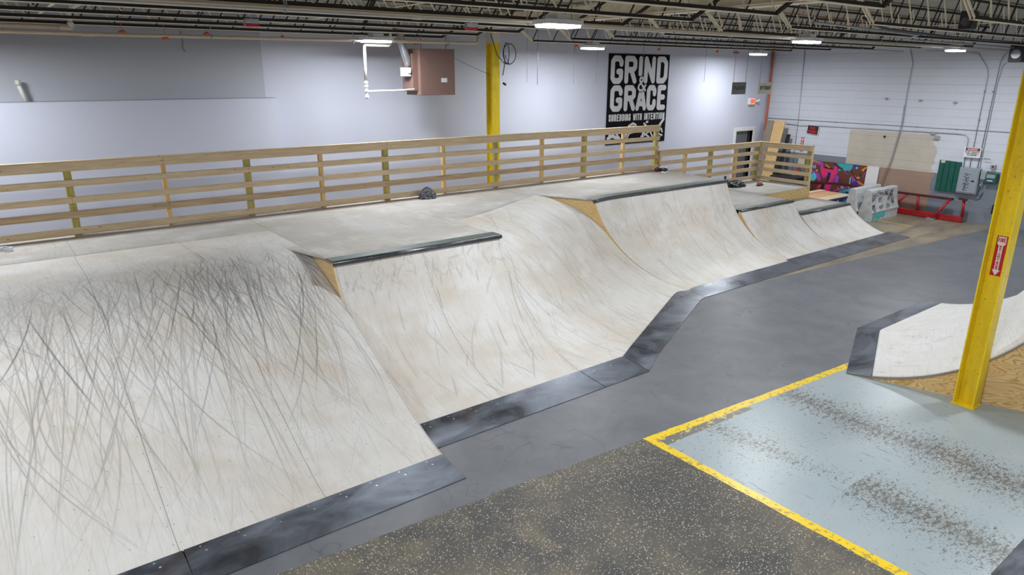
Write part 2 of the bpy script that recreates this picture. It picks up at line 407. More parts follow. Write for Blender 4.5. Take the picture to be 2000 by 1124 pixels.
M['ply1'] = m_ply('worn_ramp_plywood', x0=0.71)
M['ply2'] = m_ply('worn_ramp_plywood_second', x0=0.76)
M['plyb'] = m_ply('worn_ramp_plywood_third', x0=0.0, pitch=1.22, tone=(0.64, 0.622, 0.602))
M['plyd'] = m_ply('worn_deck_plywood', x0=0.73, tone=(0.475, 0.46, 0.445), warm=(0.40, 0.37, 0.33), pitch=2.44, scratch=.4)  # deck's shade is put into this darker tone, besides the worn scratches
M['plyn'] = m_ply('new_ramp_plywood', x0=0.4, tone=(0.70, 0.69, 0.685), warm=(0.66, 0.64, 0.615), scratch=.1, seams=False)
M['rail'] = m_wood('pine_rail', (0.66, 0.51, 0.33), (0.46, 0.33, 0.19), 0)
M['rail4'] = m_wood('weathered_pine_rail', (0.50, 0.36, 0.21), (0.30, 0.20, 0.11), 0)
M['raily'] = m_wood('pine_rail_side', (0.68, 0.55, 0.37), (0.50, 0.38, 0.23), 1)
M['postg'] = m_wood('treated_post', (0.46, 0.38, 0.10), (0.26, 0.22, 0.05), 2)
M['posty'] = m_wood('pine_post', (0.72, 0.48, 0.20), (0.52, 0.32, 0.11), 2)
M['side'] = m_osb('ramp_side_plywood', (0.74, 0.52, 0.24), (0.52, 0.33, 0.12))
M['osb'] = m_osb('oriented_strand_board', (0.66, 0.47, 0.20), (0.36, 0.24, 0.09))
M['pine'] = m_pine('fresh_pine_plywood')
M['pinel'] = m_wood('pale_pine_side', (0.78, 0.57, 0.30), (0.62, 0.40, 0.17), 1)
M['edge'] = plain('ply_edge', (0.34, 0.24, 0.17), 0.7)
M['steel'] = m_steel('mill_scale_steel')
M['steelhi'] = plain('worn_steel_edge', (0.45, 0.46, 0.48), 0.35, 0.7)
M['coping'] = plain('coping_steel', (0.13, 0.13, 0.145), 0.3, 0.8, 0.4, 14)
M['cdeck'] = plain('green_grey_coping_strip', (0.11, 0.145, 0.13), 0.45, 0.1, 0.3, 10)
M['yellow'] = m_yellow('yellow_column_paint')
M['cream'] = plain('cream_column_paint', (0.62, 0.60, 0.52), 0.5)
M['black'] = plain('black_plastic', (0.012, 0.012, 0.014), 0.5)
M['blackg'] = plain('black_sign_vinyl', (0.006, 0.006, 0.009), 0.9)
M['blackg'].node_tree.nodes['Principled BSDF'].inputs['Specular IOR Level'].default_value = 0.15
M['silver'] = plain('silver_lettering', (0.66, 0.67, 0.70), 0.5, 0, 0.06)
M['white'] = plain('white_paint', (0.78, 0.78, 0.80), 0.5, 0, 0.05)
M['brown'] = plain('brown_heater_enamel', (0.205, 0.12, 0.10), 0.45, 0, 0.06)
M['galv'] = plain('galvanised_duct', (0.55, 0.57, 0.60), 0.28, 0.85)
M['red'] = plain('red_steel_paint', (0.40, 0.010, 0.016), 0.4, 0, 0.35, 7)
M['dred'] = plain('dark_red_steel_paint', (0.085, 0.010, 0.015), 0.45, 0, 0.35, 7)
M['signred'] = plain('sign_red', (0.55, 0.012, 0.015), 0.4, 0, 0.04)
M['orange'] = plain('orange_red_pipe_paint', (0.62, 0.13, 0.05), 0.5)
M['grey'] = plain('grey_enamel', (0.30, 0.345, 0.39), 0.45, 0, 0.06)
M['green'] = plain('dark_green_enamel', (0.006, 0.105, 0.08), 0.4, 0, 0.25, 4)
M['doorg'] = plain('dark_grey_door', (0.13, 0.14, 0.165), 0.5)
M['dark'] = plain('dark_gap_tone', (0.02, 0.02, 0.025), 0.8)
M['barrier'] = plain('white_plastic_barrier', (0.56, 0.58, 0.59), 0.5, 0, 0.28, 9)
M['marker'] = plain('black_marker_ink', (0.03, 0.03, 0.05), 0.5)
M['teal'] = plain('teal_spray_paint', (0.08, 0.52, 0.52), 0.5, 0, 0.2, 9)
M['pink'] = plain('red_marker_ink', (0.65, 0.10, 0.14), 0.5)
M['lens'] = m_emit('lamp_lens', (0.95, 0.98, 1.0), 14.0)
M['tape'] = m_emit('exit_sign_face', (1.0, 0.25, 0.12), 0.9)
M['bag'] = plain('grey_plastic_bag', (0.10, 0.105, 0.12), 0.22, 0, 0.6, 30)
M['clear'] = plain('clear_tape_roll', (0.55, 0.60, 0.66), 0.15)
M['cable'] = plain('black_cable', (0.02, 0.02, 0.022), 0.5)
M['chain'] = plain('grey_chain', (0.22, 0.23, 0.26), 0.4, 0.5)
M['vcol'] = m_vcol('spray_painted_panel')
M['orangeply'] = m_wood('orange_plywood', (0.70, 0.40, 0.22), (0.58, 0.30, 0.14), 1, False)
M['plank'] = m_wood('pale_plank', (0.74, 0.62, 0.45), (0.60, 0.47, 0.30), 1, False)
M['gwood'] = m_wood('weathered_board', (0.33, 0.28, 0.23), (0.22, 0.18, 0.14), 2)
M['bare'] = m_osb('bare_plywood_board', (0.76, 0.52, 0.25), (0.54, 0.32, 0.11))

# ---------------------------------------------------------------- lamps (fixtures that give the light)
FIXN = {(5.75, 11.4): 'beside the brown unit heater near the back wall', (10.9, 11.45): 'over the railing between the yellow column and the poster',
        (17.4, 11.75): 'before the back wall near the hanging cardboard signs', (5.45, 6.3): 'large and bright at top centre over the first coping',
        (11.25, 6.7): 'over the wide quarter pipe, right of the poster', (17.6, 6.9): 'nearest the painted block wall'}
def fixture(x, y, i):
    lab = 'white LED high bay lamp '+FIXN.get((x, y), 'hung from the joists at bay %s row %s' % ('left' if x < 1 else 'middle' if x < 8 else 'right' if x < 14 else 'far', {11: 'by back wall', 6: 'over ramps', 1: 'over walkway', -3: 'by front wall'}[int(y)]))
    t = thing('ceiling_lamp', lab, 'lamp', (x, y, LZ), 0, 'LED lamps hung from the joists')
    b = MB().box((x-.26, y-.14, LZ+.02), (x+.26, y+.14, LZ+.07)); b.box((x-.1, y-.1, LZ+.07), (x+.1, y+.1, LZ+.13))
    b.build('housing', M['white'], t)
    l = MB()
    for s in (-1, 1): l.box((x-.24, y+s*.065-.055, LZ-.012), (x+.24, y+s*.065+.055, LZ+.02))
    bevel(l.build('lens', M['lens'], t), 0.01)
    for s in (-1, 1): MB().tube([(x+s*.2, y, LZ+.07), (x+s*.2, y, ZR)], .004, 5).build('hanger', M['chain'], t)
    L = bpy.data.lights.new('lamp_light', 'AREA'); L.shape = 'RECTANGLE'; L.size = .5; L.size_y = .28; L.energy = LAMP_W
    L.color = (0.93, 0.97, 1.0)
    lo = bpy.data.objects.new('lamp_light', L); col.objects.link(lo); lo.parent = t; lo.location = (0, 0, -.02)
for i, (x, y) in enumerate(FIX): fixture(x, y, i)

# ---------------------------------------------------------------- room shell
XW, YB, ZR = 20.4, 13.24, 4.86
XL, YF = -6.0, -7.0
def struct(name, mb, mat): return tag(mb.build(name, mat), kind='structure')
struct('floor', MB().box((XL, YF, -.2), (XW, YB, 0)), M['floor'])
struct('ceiling', MB().box((XL, YF, ZR), (XW, YB, ZR+.15)), M['roof'])
struct('wall_right', MB().box((XW, YF, -.2), (XW+.2, YB+.2, ZR+.15)), M['block'])
DX0, DX1, DZ = 18.87, 19.74, 1.98
wb = MB().box((XL, YB, -.2), (DX0, YB+.2, ZR+.15)); wb.box((DX1, YB, -.2), (XW, YB+.2, ZR+.15)); wb.box((DX0, YB, DZ), (DX1, YB+.2, ZR+.15))
struct('wall_back', wb, M['wall'])
struct('wall_left', MB().box((XL-.2, YF, -.2), (XL, YB+.2, ZR+.15)), M['wall'])
struct('wall_front', MB().box((XL-.2, YF-.2, -.2), (XW+.2, YF, ZR+.15)), M['wall'])
struct('wall_back_lower', MB().box((XL, YB-.28, 0), (4.5, YB, 3.245)), M['wall'])
struct('wall_back_upper', MB().box((XL, YB-.012, 3.253), (4.38, YB, ZR)), M['wallshade'])  # thin sheet carrying the shaded tone of the upper left wall
struct('trim_1', MB().box((XL, YB-.284, 3.246), (4.5, YB-.013, 3.252)), M['wallshade'])
tr = MB(); tr.box((DX0-.11, YB-.02, 0), (DX0, YB+.1, DZ+.11)); tr.box((DX1, YB-.02, 0), (DX1+.11, YB+.1, DZ+.11)); tr.box((DX0, YB-.02, DZ), (DX1, YB+.1, DZ+.11))
bevel(struct('trim_2', tr, M['white']), .008)
d = MB().box((DX0, YB+.06, 0), (DX1-.18, YB+.1, DZ)); d.box((DX0+.09, YB+.052, 1.15), (DX1-.3, YB+.06, 1.85)); d.box((DX0+.09, YB+.052, .15), (DX1-.3, YB+.06, 1.05))
dd = struct('door_1', d, M['doorg'])
hd = MB().tube([(DX1-.26, YB+.06, 1.0), (DX1-.26, YB+.0, 1.0), (DX1-.36, YB+.0, 1.0)], .012, 8).build('door_handle', M['galv'], dd)
struct('door_gap_dark', MB().box((DX1-.18, YB+.08, 0), (DX1, YB+.12, DZ)).box((DX0-.1, YB+.16, 0), (DX1+.1, YB+.2, DZ+.1)), M['dark'])  # darkness of the ajar door's gap, put into black sheets

# ---------------------------------------------------------------- ramp geometry
def cub(ys, zs):
    ys, zs = np.array(ys), np.array(zs); m = np.gradient(zs, ys)
    def f(y):
        y = np.asarray(y, float); i = np.clip(np.searchsorted(ys, y)-1, 0, len(ys)-2)
        h = ys[i+1]-ys[i]; s = np.clip((y-ys[i])/h, 0, 1)
        return (2*s**3-3*s**2+1)*zs[i]+(s**3-2*s**2+s)*h*m[i]+(-2*s**3+3*s**2)*zs[i+1]+(s**3-s**2)*h*m[i+1]
    return f
DK = 1.50
S1f = cub([5.27, 5.45, 5.77, 6.22, 6.68, 7.1, 7.46, 7.8, 8.15, 8.5, 8.72, 8.9, 9.4, 9.7], [.04, .085, .21, .42, .655, .875, 1.05, 1.205, 1.35, 1.462, 1.496, 1.50, 1.50, 1.50])
def arc(d, Dc, zc):
    R = (Dc*Dc+zc*zc)/(2*zc); d = np.maximum(d, 0); return R-np.sqrt(np.maximum(R*R-d*d, 0))+.012
def roll(d):
    R1 = 2.24; th = math.radians(50); d = np.maximum(np.asarray(d, float), 0); d1 = R1*math.sin(th); z1 = R1*(1-math.cos(th))
    R2 = (DK-.012-z1)/(1-math.cos(th)); de = d1+R2*math.sin(th)
    lo = R1-np.sqrt(np.maximum(R1*R1-np.minimum(d, d1)**2, 0)); q = np.clip(de-d, 0, de)
    hi = DK-.012-(R2-np.sqrt(np.maximum(R2*R2-np.minimum(q, R2*math.sin(th))**2, 0)))
    return np.where(d < d1, lo, hi)+.012, de
DE = roll(0.0)[1]
NX, NY = -0.455, 0.890
def Dist(x, y):
    d0 = y-5.60; d1 = NX*(x-6.42)+NY*(y-5.93)+.33; d4 = y-7.02
    k = .55; h = np.clip(.5+.5*(d1-d0)/k, 0, 1); a = d1*(1-h)+d0*h-k*h*(1-h)
    k = .35; h = np.clip(.5-.5*(d4-a)/k, 0, 1); return d4*(1-h)+a*h+k*h*(1-h)
def ysol(x, D):
    x, D = np.broadcast_arrays(np.asarray(x, float), np.asarray(D, float)); lo = np.full(x.shape, 3.); hi = np.full(x.shape, 13.)
    for _ in range(40):
        mid = (lo+hi)/2; c = Dist(x, mid) < D; lo = np.where(c, mid, lo); hi = np.where(c, hi, mid)
    return (lo+hi)/2
D4 = 2.05      # coping distance for the wide quarter pipe
# coping 2 left end and the slanted boundary line through it
LX, LY = 8.72, float(ysol(8.72, D4))
def xL(D):     # x on the slanted boundary with distance D
    D = np.asarray(D, float); lo = np.full(D.shape, -1.9); hi = np.full(D.shape, 2.5)
    for _ in range(40):
        u = (lo+hi)/2; c = Dist(LX+NX*u, LY+NY*u) < D; lo = np.where(c, u, lo); hi = np.where(c, hi, u)
    return LX+NX*(lo+hi)/2

def strokes(shape, ext, specs):
    """rasterise soft scuff strokes; ext=(u0,u1,v0,v1)"""
    n, m = shape; A = np.zeros((n, m)); u0, u1, v0, v1 = ext
    du, dv = (u1-u0)/(n-1), (v1-v0)/(m-1)
    for (pts, wd, inten) in specs:
        pts = np.array(pts); seg = np.hypot(*np.diff(pts, axis=0).T); L = seg.sum()
        K = max(int(L/(min(du, dv)*.8)), 4); s = np.linspace(0, 1, K)
        cs = np.r_[0, np.cumsum(seg)]/L
        U = np.interp(s, cs, pts[:, 0]); V = np.interp(s, cs, pts[:, 1])
        I = inten*np.minimum(1, np.minimum(s*6, (1-s)*3+.05))
        rad = max(1, int(math.ceil(wd*1.3/min(du, dv))))
        iu = np.rint((U-u0)/du).astype(int); iv = np.rint((V-v0)/dv).astype(int)
        for a in range(-rad, rad+1):
            for b in range(-rad, rad+1):
                ii, jj = iu+a, iv+b; ok = (ii >= 0) & (ii < n) & (jj >= 0) & (jj < m)
                if not ok.any(): continue
                ii, jj, uu, vv, In = ii[ok], jj[ok], U[ok], V[ok], I[ok]
                ds = np.hypot(u0+ii*du-uu, v0+jj*dv-vv)
                np.maximum.at(A, (ii, jj), In*np.exp(-(ds/wd)**2))
    return A
def layer(specs_list, shape, ext):
    A = np.zeros(shape)
    for sp in specs_list: B = strokes(shape, ext, sp); A = 1-(1-A)*(1-B)
    return A

def arclen(P):
    d = np.linalg.norm(np.diff(P, axis=1), axis=2); return np.concatenate([np.zeros((P.shape[0], 1)), np.cumsum(d, 1)], 1)

def surf(name, xs, ys, zf, mat, parent, attr=None, thick=.018):
    X, Y = np.meshgrid(xs, ys, indexing='ij'); P = np.stack([X, Y, zf(X, Y)], -1)
    uv = np.stack([X, arclen(P)], -1)
    if attr is None: attr = {'scuff': np.zeros(X.shape)}
    return grid(name, P, mat, parent, uv, attr, True, thick)

# --- S1 roll-over bank
A1 = thing('rollover_ramp', 'long pale plywood roll-over bank, covered in black tyre scuffs, at left', 'skate ramp', (0, 5.27, 0))
r = np.random.RandomState(4)
def s1_scuffs(shape, ext):
    long_, mid, short, fine, clus = [], [], [], [], []
    def arcm(u, v, L, a, b, n=10):
        q = np.linspace(0, 1, n); return np.c_[u+L*q*math.cos(a)+b*q*q, v-L*q*math.sin(a)]
    for _ in range(230):      # long tyre marks running down the bank
        u = r.uniform(-1.1, 3.0); top = r.normal(3.2, .45); bot = r.uniform(-.1, 2.2)
        if u > 2.3: bot = max(bot, r.uniform(.0, 1.6))
        s = np.linspace(0, 1, 14); dx = r.normal(.07, .17)*(top-bot); bend = r.normal(0, .14)
        long_.append((np.c_[u-dx*s+bend*np.sin(s*PI)+r.normal(0, .25)*s*s, top+(bot-top)*s], r.uniform(.0032, .0075), r.uniform(.16, .58)))
    for _ in range(34):       # the darkest ones
        u = r.uniform(-.9, 2.95); top = r.uniform(2.6, 3.7); L = r.uniform(.6, 2.0)
        mid.append((arcm(u, top, L, PI/2+r.normal(.05, .3), r.normal(0, .2), 12), r.uniform(.0035, .007), r.uniform(.55, .95)))
    for _ in range(900):      # dense tangle over the crest
        u = r.uniform(-1.1, 3.1); v = np.clip(r.normal(3.25, .42), 1.6, 4.3); L = r.uniform(.1, .75)
        short.append((arcm(u, v+L/2, L, PI/2+r.normal(0, .6), r.normal(0, .08), 7), r.uniform(.003, .005), r.uniform(.12, .5)))
    for _ in range(800):
        u = r.uniform(-1.1, 3.1); v = r.uniform(.1, 4.2); L = r.uniform(.1, 1.0); a = PI/2+r.normal(0, .25) if r.rand() < .85 else r.uniform(0, PI)
        fine.append((arcm(u, v+L/2, L, a, r.normal(0, .05), 7), .004, r.uniform(.05, .22)))
    for _ in range(130):      # darker cluster beside the first coping
        u = r.normal(2.2, .5); v = r.normal(3.4, .28); L = r.uniform(.25, 1.3)
        clus.append((arcm(min(u, 3.0), v, L, PI/2+r.normal(0, .22), r.normal(0, .1), 8), r.uniform(.0035, .007), r.uniform(.35, .85)))
    return layer([long_, mid, short, fine, clus], shape, ext)
xs = np.linspace(-1.2, 3.16, 760); ys = np.linspace(5.27, 9.9, 780)
Z = np.where(ys < 9.7, S1f(ys), DK)
P = np.stack([np.meshgrid(xs, ys, indexing='ij')[0], np.meshgrid(xs, ys, indexing='ij')[1], np.tile(Z, (len(xs), 1))], -1)
al = arclen(P); VM = al[0, -1]
sc1 = s1_scuffs((len(xs), 780), (-1.2, 3.16, 0, VM))
# resample scuffs from uniform arclength to the grid rows
jx = al[0]/VM*779; j0 = np.clip(jx.astype(int), 0, 778); fr = jx-j0
sc1 = sc1[:, j0]*(1-fr)+sc1[:, j0+1]*fr
haze = np.exp(-((al-3.5)/.62)**2)*.34*np.clip((3.05-P[..., 0])/.7, 0, 1)  # grey band over the crest: scuff dirt plus shade put into the colour
sc1 = 1-(1-np.clip(sc1, 0, .92))*(1-haze)
grid('riding_surface', P, M['ply1'], A1, np.stack([P[..., 0], al], -1), {'scuff': sc1}, True, 0)
xs0 = np.linspace(XL+.02, -1.2, 12)
surf('riding_surface', xs0, np.linspace(5.27, 9.9, 60), lambda X, Y: np.where(Y < 9.7, S1f(Y), DK), M['ply1'], A1, None, 0)
sp = MB(); yy = np.linspace(5.27, 9.9, 40); zz = np.where(yy < 9.7, S1f(yy), DK)
for xa in (3.142, XL+.03):
    pr = [(xa, 5.27, 0)]+[(xa, a, b-.004) for a, b in zip(yy, zz)]+[(xa, 9.9, 0)]
    sp.prism(pr, (.018, 0, 0))
sp.build('side_panel', M['side'], A1)
def plate(x0, x1, ya, yb, parent, z1=.042, mat='steel', xa=None, xb=None):
    """steel threshold plate from the floor (yb, lower) up to the plywood (ya, upper)"""
    b = MB(); P = [(x0, yb, .002), (x1, yb, .002), (xb if xb is not None else x1, ya, z1), (xa if xa is not None else x0, ya, z1)]
    b.prism([(p[0], p[1], p[2]-.0) for p in P], (0, 0, .005))
    b.cur = 1
    for k in range(int((x1-x0)/.3)):
        q = x0+.12+k*.3
        if q < x1-.03:
            for (fy, rr) in ((.93, .009), (.78, .011)):
                yy_ = yb+(ya-yb)*fy; zz_ = .002+(z1-.002)*fy
                b.tube([(q+(0 if fy > .9 else .03), yy_, zz_+.004), (q+(0 if fy > .9 else .03), yy_, zz_+.0068)], rr, 8)
    return b.build('threshold_plate', [M[mat], M['steelhi']], parent)
for a, b_ in ((.735, 3.15), (-1.705, .727), (-4.145, -1.713)): plate(a, b_, 5.275, 4.83, A1)

# --- S2 quarter pipe with coping
A2 = thing('quarter_pipe', 'tall quarter pipe with dark coping and steel edge, centre of photo', 'skate ramp', (3.2, 5.93, 0))
C2 = 7.73; S2D = C2-5.60
f2 = lambda X, Y: arc(Y-5.60, S2D, 1.455)
def soft_scuffs(shape, ext, n, inten, seed, top=None, ang=.25):
    q = np.random.RandomState(seed); L1 = []
    u0, u1, v0, v1 = ext
    for _ in range(n):
        u = q.uniform(u0, u1); v = q.uniform(v0, v1) if (top is None or q.rand() > .6) else q.normal(top, .12)
        L = q.uniform(.08, 1.0) if (top is None or abs(v-top) > .3) else q.uniform(.03, .25); a = q.normal(PI/2, ang); s = np.linspace(0, 1, 7); b = q.normal(0, .06)
        L1.append((np.c_[u+L*s*math.cos(a)+b*s*s, v+L*(s-.5)*math.sin(a)], q.uniform(.006, .013), q.uniform(.05, 1)*inten))
    return strokes(shape, ext, L1)
xs = np.linspace(3.18, 5.68, 190); ys = 5.60+S2D*np.sin(np.linspace(math.asin(.33/2.29), 1, 170)*0+np.linspace(.145, 1.2, 170))/math.sin(1.2)
ys = np.clip(ys, 5.93, C2); ys[0] = 5.93
X_, Y_ = np.meshgrid(xs, ys, indexing='ij'); P = np.stack([X_, Y_, f2(X_, Y_)], -1); al = arclen(P)
grid('riding_surface', P, M['ply2'], A2, np.stack([X_, al], -1), {'scuff': soft_scuffs(X_.shape, (3.18, 5.68, 0, al[0, -1]), 220, .42, 3, top=al[0, -1]-.25)}, True, .018)
def coping(parent, pts, r=.03, w=.2, zt=DK, sidecap=True):
    pts = [np.array(p, float) for p in pts]
    b = MB().tube([(p[0], p[1]-.005, zt-r+.006) for p in pts], r, 14); b.build('coping', M['coping'], parent, True)
    b = MB()
    for p, q in zip(pts[:-1], pts[1:]):
        b.prism([(p[0], p[1]+.02, zt-.012), (q[0], q[1]+.02, zt-.012), (q[0], q[1]+w, zt-.012), (p[0], p[1]+w, zt-.012)], (0, 0, .018))
    b.build('coping_strip', M['cdeck'], parent)
coping(A2, [(3.17, C2, 0), (5.70, C2, 0)])
ya = np.r_[np.linspace(6.4, C2, 20), np.linspace(C2+.01, 8.62, 14)]
tp = [(3.165, y, float(f2(0, y))-.002 if y <= C2 else DK-.012) for y in ya]
lw = [(3.165, y, min(float(S1f(y)), float(f2(0, min(y, C2))))-.25) for y in ya]
strip_panel(MB(), tp, lw, (.018, 0, 0)).build('side_panel', M['pinel'], A2)
MB().box((3.160, C2+.03, DK-.035), (3.185, 8.68, DK-.004)).build('ply_edge', M['edge'], A2)
plate(3.20, 5.62, 5.935, 5.46, A2, .05, xa=3.27); plate(5.63, 6.42, 5.935, 5.46, A2, .05, xb=6.42)

# --- S3 hip with roll-over top
A3 = thing('hip_ramp', 'curved plywood hip with rolled-over top between the two copings', 'skate ramp', (6.42, 5.93, 0))
nd, nu = 210, 170
Ds = np.linspace(.14, DE, nd); xr = xL(Ds)
U = np.linspace(0, 1, nu)
X_ = 5.68+(xr[None, :]-5.68)*U[:, None]; Dg = np.tile(Ds, (nu, 1)); Y_ = ysol(X_, Dg)
# base row straight to the plates
P = np.stack([X_, Y_, roll(Dg)[0]], -1); al = arclen(P)
UVx = NX*0+X_*.89+Y_*.455
sc3 = soft_scuffs(X_.shape, (0, 3, 0, 4), 260, .38, 9, ang=.3)
grid('riding_surface', P, M['plyb'], A3, np.stack([UVx, al], -1), {'scuff': sc3}, True, .015)
# kinked plates
def quadplate(pts, parent, mat='steel'):
    b = MB(); b.prism(pts, (0, 0, .005)); return b.build('threshold_plate', M[mat], parent)
zt = .05
quadplate([(6.43, 5.47, .002), (6.98, 5.79, .002), (6.80, 6.14, zt), (6.43, 5.94, zt)], A3)
quadplate([(6.99, 5.795, .002), (9.32, 6.93, .002), (9.10, 7.32, zt), (6.81, 6.145, zt)], A3)
quadplate([(9.325, 6.935, .002), (9.54, 6.99, .002), (9.54, 7.49, zt), (9.11, 7.325, zt)], A3)

# --- S4 wide quarter pipe
A4 = thing('quarter_pipe', 'widest quarter pipe with long coping, right of the hip', 'skate ramp', (9.6, 7.48, 0))
nd, nu = 150, 230
Ds = np.linspace(.24, D4, nd); xr = xL(Ds); XR4 = 12.76
X_ = xr[None, :]+(XR4-xr[None, :])*np.linspace(0, 1, nu)[:, None]; Dg = np.tile(Ds, (nu, 1)); Y_ = ysol(X_, Dg)
zq = lambda d: arc(d, D4, 1.455)
P = np.stack([X_, Y_, zq(Dg)], -1); al = arclen(P)
grid('riding_surface', P, M['plyb'], A4, np.stack([X_, al], -1), {'scuff': soft_scuffs(X_.shape, (8, 12.8, 0, 2.6), 340, .4, 12, top=2.2, ang=.35)}, True, .018)
cx = np.r_[np.linspace(LX-.02, 10.2, 14), 12.78]; cpts = [(x, float(ysol(x, D4)), 0) for x in cx]
coping(A4, cpts)
# side panel along the slanted boundary
us = np.linspace(-.75, 1.15, 26); tp, lw = [], []
for u in us:
    x, y = LX+NX*u, LY+NY*u; d = float(Dist(x, y)); zr = float(roll(d)[0])
    lw.append((x, y, zr-.2)); tp.append((x, y, max(float(zq(min(d, D4))), zr-.19) if u < 0 else DK-.012))
strip_panel(MB(), [(a, b-.004, c-.004) for a, b, c in tp], lw, (.015, .008, 0)).build('side_panel', M['side'], A4)
ed = MB(); ed.bar((LX+NX*.05, LY+NY*.05, DK-.012), (LX+NX*1.1, LY+NY*1.1, DK-.008), .02, .02); ed.build('ply_edge', M['edge'], A4)
yy = ysol(np.full(30, XR4), np.linspace(.33, D4, 30)); zz = zq(np.linspace(.33, D4, 30))
MB().prism([(XR4, a, b-.02) for a, b in zip(yy, zz)]+[(XR4, 9.5, DK-.03), (XR4, 9.5, 0), (XR4, 7.5, 0)], (.016, 0, 0)).build('side_panel', M['side'], A4)
plate(9.55, 12.03, 7.485, 6.99, A4, .05); plate(12.04, 12.75, 7.485, 6.99, A4, .05)

# --- S5, S6 small quarter pipes
def small(label, x0, x1, cy, zt_, seed, plates, y0_=7.15):
    A = thing('quarter_pipe', label, 'skate ramp', (x0, 7.48, 0))
    Dc = cy-y0_; ys = np.linspace(7.48, cy, 90); xs = np.linspace(x0+(.01 if y0_ == 7.15 else -.018), x1, 110)
    f = lambda X, Y: arc(Y-y0_, Dc, zt_-.045)
    X_, Y_ = np.meshgrid(xs, ys, indexing='ij'); P = np.stack([X_, Y_, f(X_, Y_)], -1); al = arclen(P)
    grid('riding_surface', P, M['ply2'], A, np.stack([X_+.3, al], -1), {'scuff': soft_scuffs(X_.shape, (x0, x1, 0, al[0, -1]), 190, .38, seed, top=al[0, -1]-.2)}, True, .018)
    coping(A, [(x0, cy, 0), (x1, cy, 0)], .024, .17, zt_)
    for xx in (x0+(0 if y0_ == 7.15 else .002), x1-.02):
        zz = f(0, ys); MB().prism([(xx, a, b-.003) for a, b in zip(ys, zz)]+[(xx, cy+.05, zt_-.03), (xx, cy+.05, 0), (xx, 7.48, 0)], (.016, 0, 0)).build('side_panel', M['side'], A)
    for a, b in plates: plate(a, b, 7.485, 6.99, A, .05)
    return A
small('narrow lower quarter pipe with short coping beside the widest one', 12.78, 14.80, 8.66, .90, 21, [(12.76, 14.44), (14.45, 14.80)])
small('lowest quarter pipe at the far right end of the row', 14.82, 17.0, 8.43, .63, 22, [(14.81, 16.88), (16.89, 17.22)], 7.13)

# ---------------------------------------------------------------- decks
DKY = 11.5
dk = thing('ramp_deck', 'long grey plywood upper deck behind the copings, before the rails', 'deck', (0, 9, 0))
def front(x):
    if x < 3.165: return 9.9
    if x <= 5.69: return C2+.19
    if x < 8.72:
        yc = float(ysol(x, DE)); t = (LX-x)/(-NX)      # slanted line
        yl = LY+NY*t
        return min(max(yc, 0), max(yl, LY)) if x > 7.6 and yl < yc else yc
    return float(ysol(x, D4))+.19
xs = np.r_[np.linspace(XL+.02, 3.169, 20), np.linspace(3.175, 5.68, 12), np.linspace(5.70, 8.7, 60), np.linspace(8.73, 10.2, 14), 12.79]
rows = []
for x in xs:
    f0 = front(x); rows.append([(x, f0+(DKY-f0)*k, DK-.001) for k in np.linspace(0, 1, 8)])
P = np.array(rows)
grid('deck_surface', P, M['plyd'], dk, np.stack([P[..., 0], P[..., 1]], -1), {'scuff': np.zeros(P.shape[:2])}, False, .016)
b = MB()
b.box((XL+.02, 11.0, DK), (12.79, 11.03, DK+.008)); b.build('deck_seam_strip', M['edge'], dk)
b = MB(); b.box((XL+.02, 11.25, DK), (12.79, 11.34, DK+.038)); b.build('kick_board', M['plank'], dk)
MB().box((12.77, 9.2, 0), (12.79, DKY, DK-.017)).build('side_panel', M['side'], dk)
MB().box((XL+.02, DKY-.02, 0), (12.76, DKY, DK-.017)).build('back_panel', M['side'], dk)
ld = thing('ramp_deck', 'small lower plywood deck with OSB step in the far corner', 'deck', (14.8, 9, 0))
LD = .90
P = np.array([[(x, y, LD-.001) for y in np.linspace(8.82, DKY, 5)] for x in np.linspace(12.8, 14.83, 4)])
grid('deck_surface', P, M['plyd'], ld, np.stack([P[..., 0], P[..., 1]], -1), {'scuff': np.zeros(P.shape[:2])}, False, .016)
P = np.array([[(x, y, LD-.001) for y in np.linspace(9.57, DKY, 5)] for x in np.linspace(14.83, 17.08, 4)])
grid('deck_surface', P, M['plyd'], ld, np.stack([P[..., 0], P[..., 1]], -1), {'scuff': np.zeros(P.shape[:2])}, False, .016)
P = np.array([[(x, y, .63-.002) for y in np.linspace(8.61, 9.57, 4)] for x in np.linspace(14.83, 17.0, 4)])
grid('lower_deck_surface', P, M['plyd'], ld, np.stack([P[..., 0], P[..., 1]], -1), {'scuff': np.zeros(P.shape[:2])}, False, .016)
MB().box((14.84, 9.575, .3), (17.08, 9.59, LD-.017)).build('step_panel', M['osb'], ld)
for q in (((17.06, 9.6, 0), (17.08, DKY, LD-.017)), ((14.825, 8.82, .3), (14.84, 9.565, LD-.017)), ((16.98, 8.53, 0), (17.0, 9.57, .61)), ((12.8, DKY-.02, 0), (17.05, DKY, LD-.017))): MB().box(*q).build('side_panel', M['osb'], ld)

# ---------------------------------------------------------------- railings
OFF = [(.90, 1.02), (.695, .785), (.465, .552), (.262, .358), (.034, .126)]
def board(mb, a, b, z0, z1, th=.038):
    a, b = np.array(a, float), np.array(b, float)
    mb.bar((a[0], a[1], (z0+z1)/2), (b[0], b[1], (z0+z1)/2), th, z1-z0)
rl = thing('wooden_railing', 'long five-board pine railing along the back of the upper deck', 'railing', (3.3, 11.14, DK))
YR = 11.12
for k, (z0, z1) in enumerate(OFF):
    x = XL+.1 + (k % 2)*1.2
    st = [XL+.1]+[q for q in np.arange(-5.1+(k % 3)*1.2, 12.6, 3.6)]+[12.86]
    for a, b_ in zip(st[:-1], st[1:]):
        if b_-a < .05: continue
        mb = MB(); board(mb, (a+.001, YR), (b_-.001, YR), DK+z0, DK+z1); bevel(mb.build('rail', M['rail4' if k == 3 else 'rail'], rl), .004)
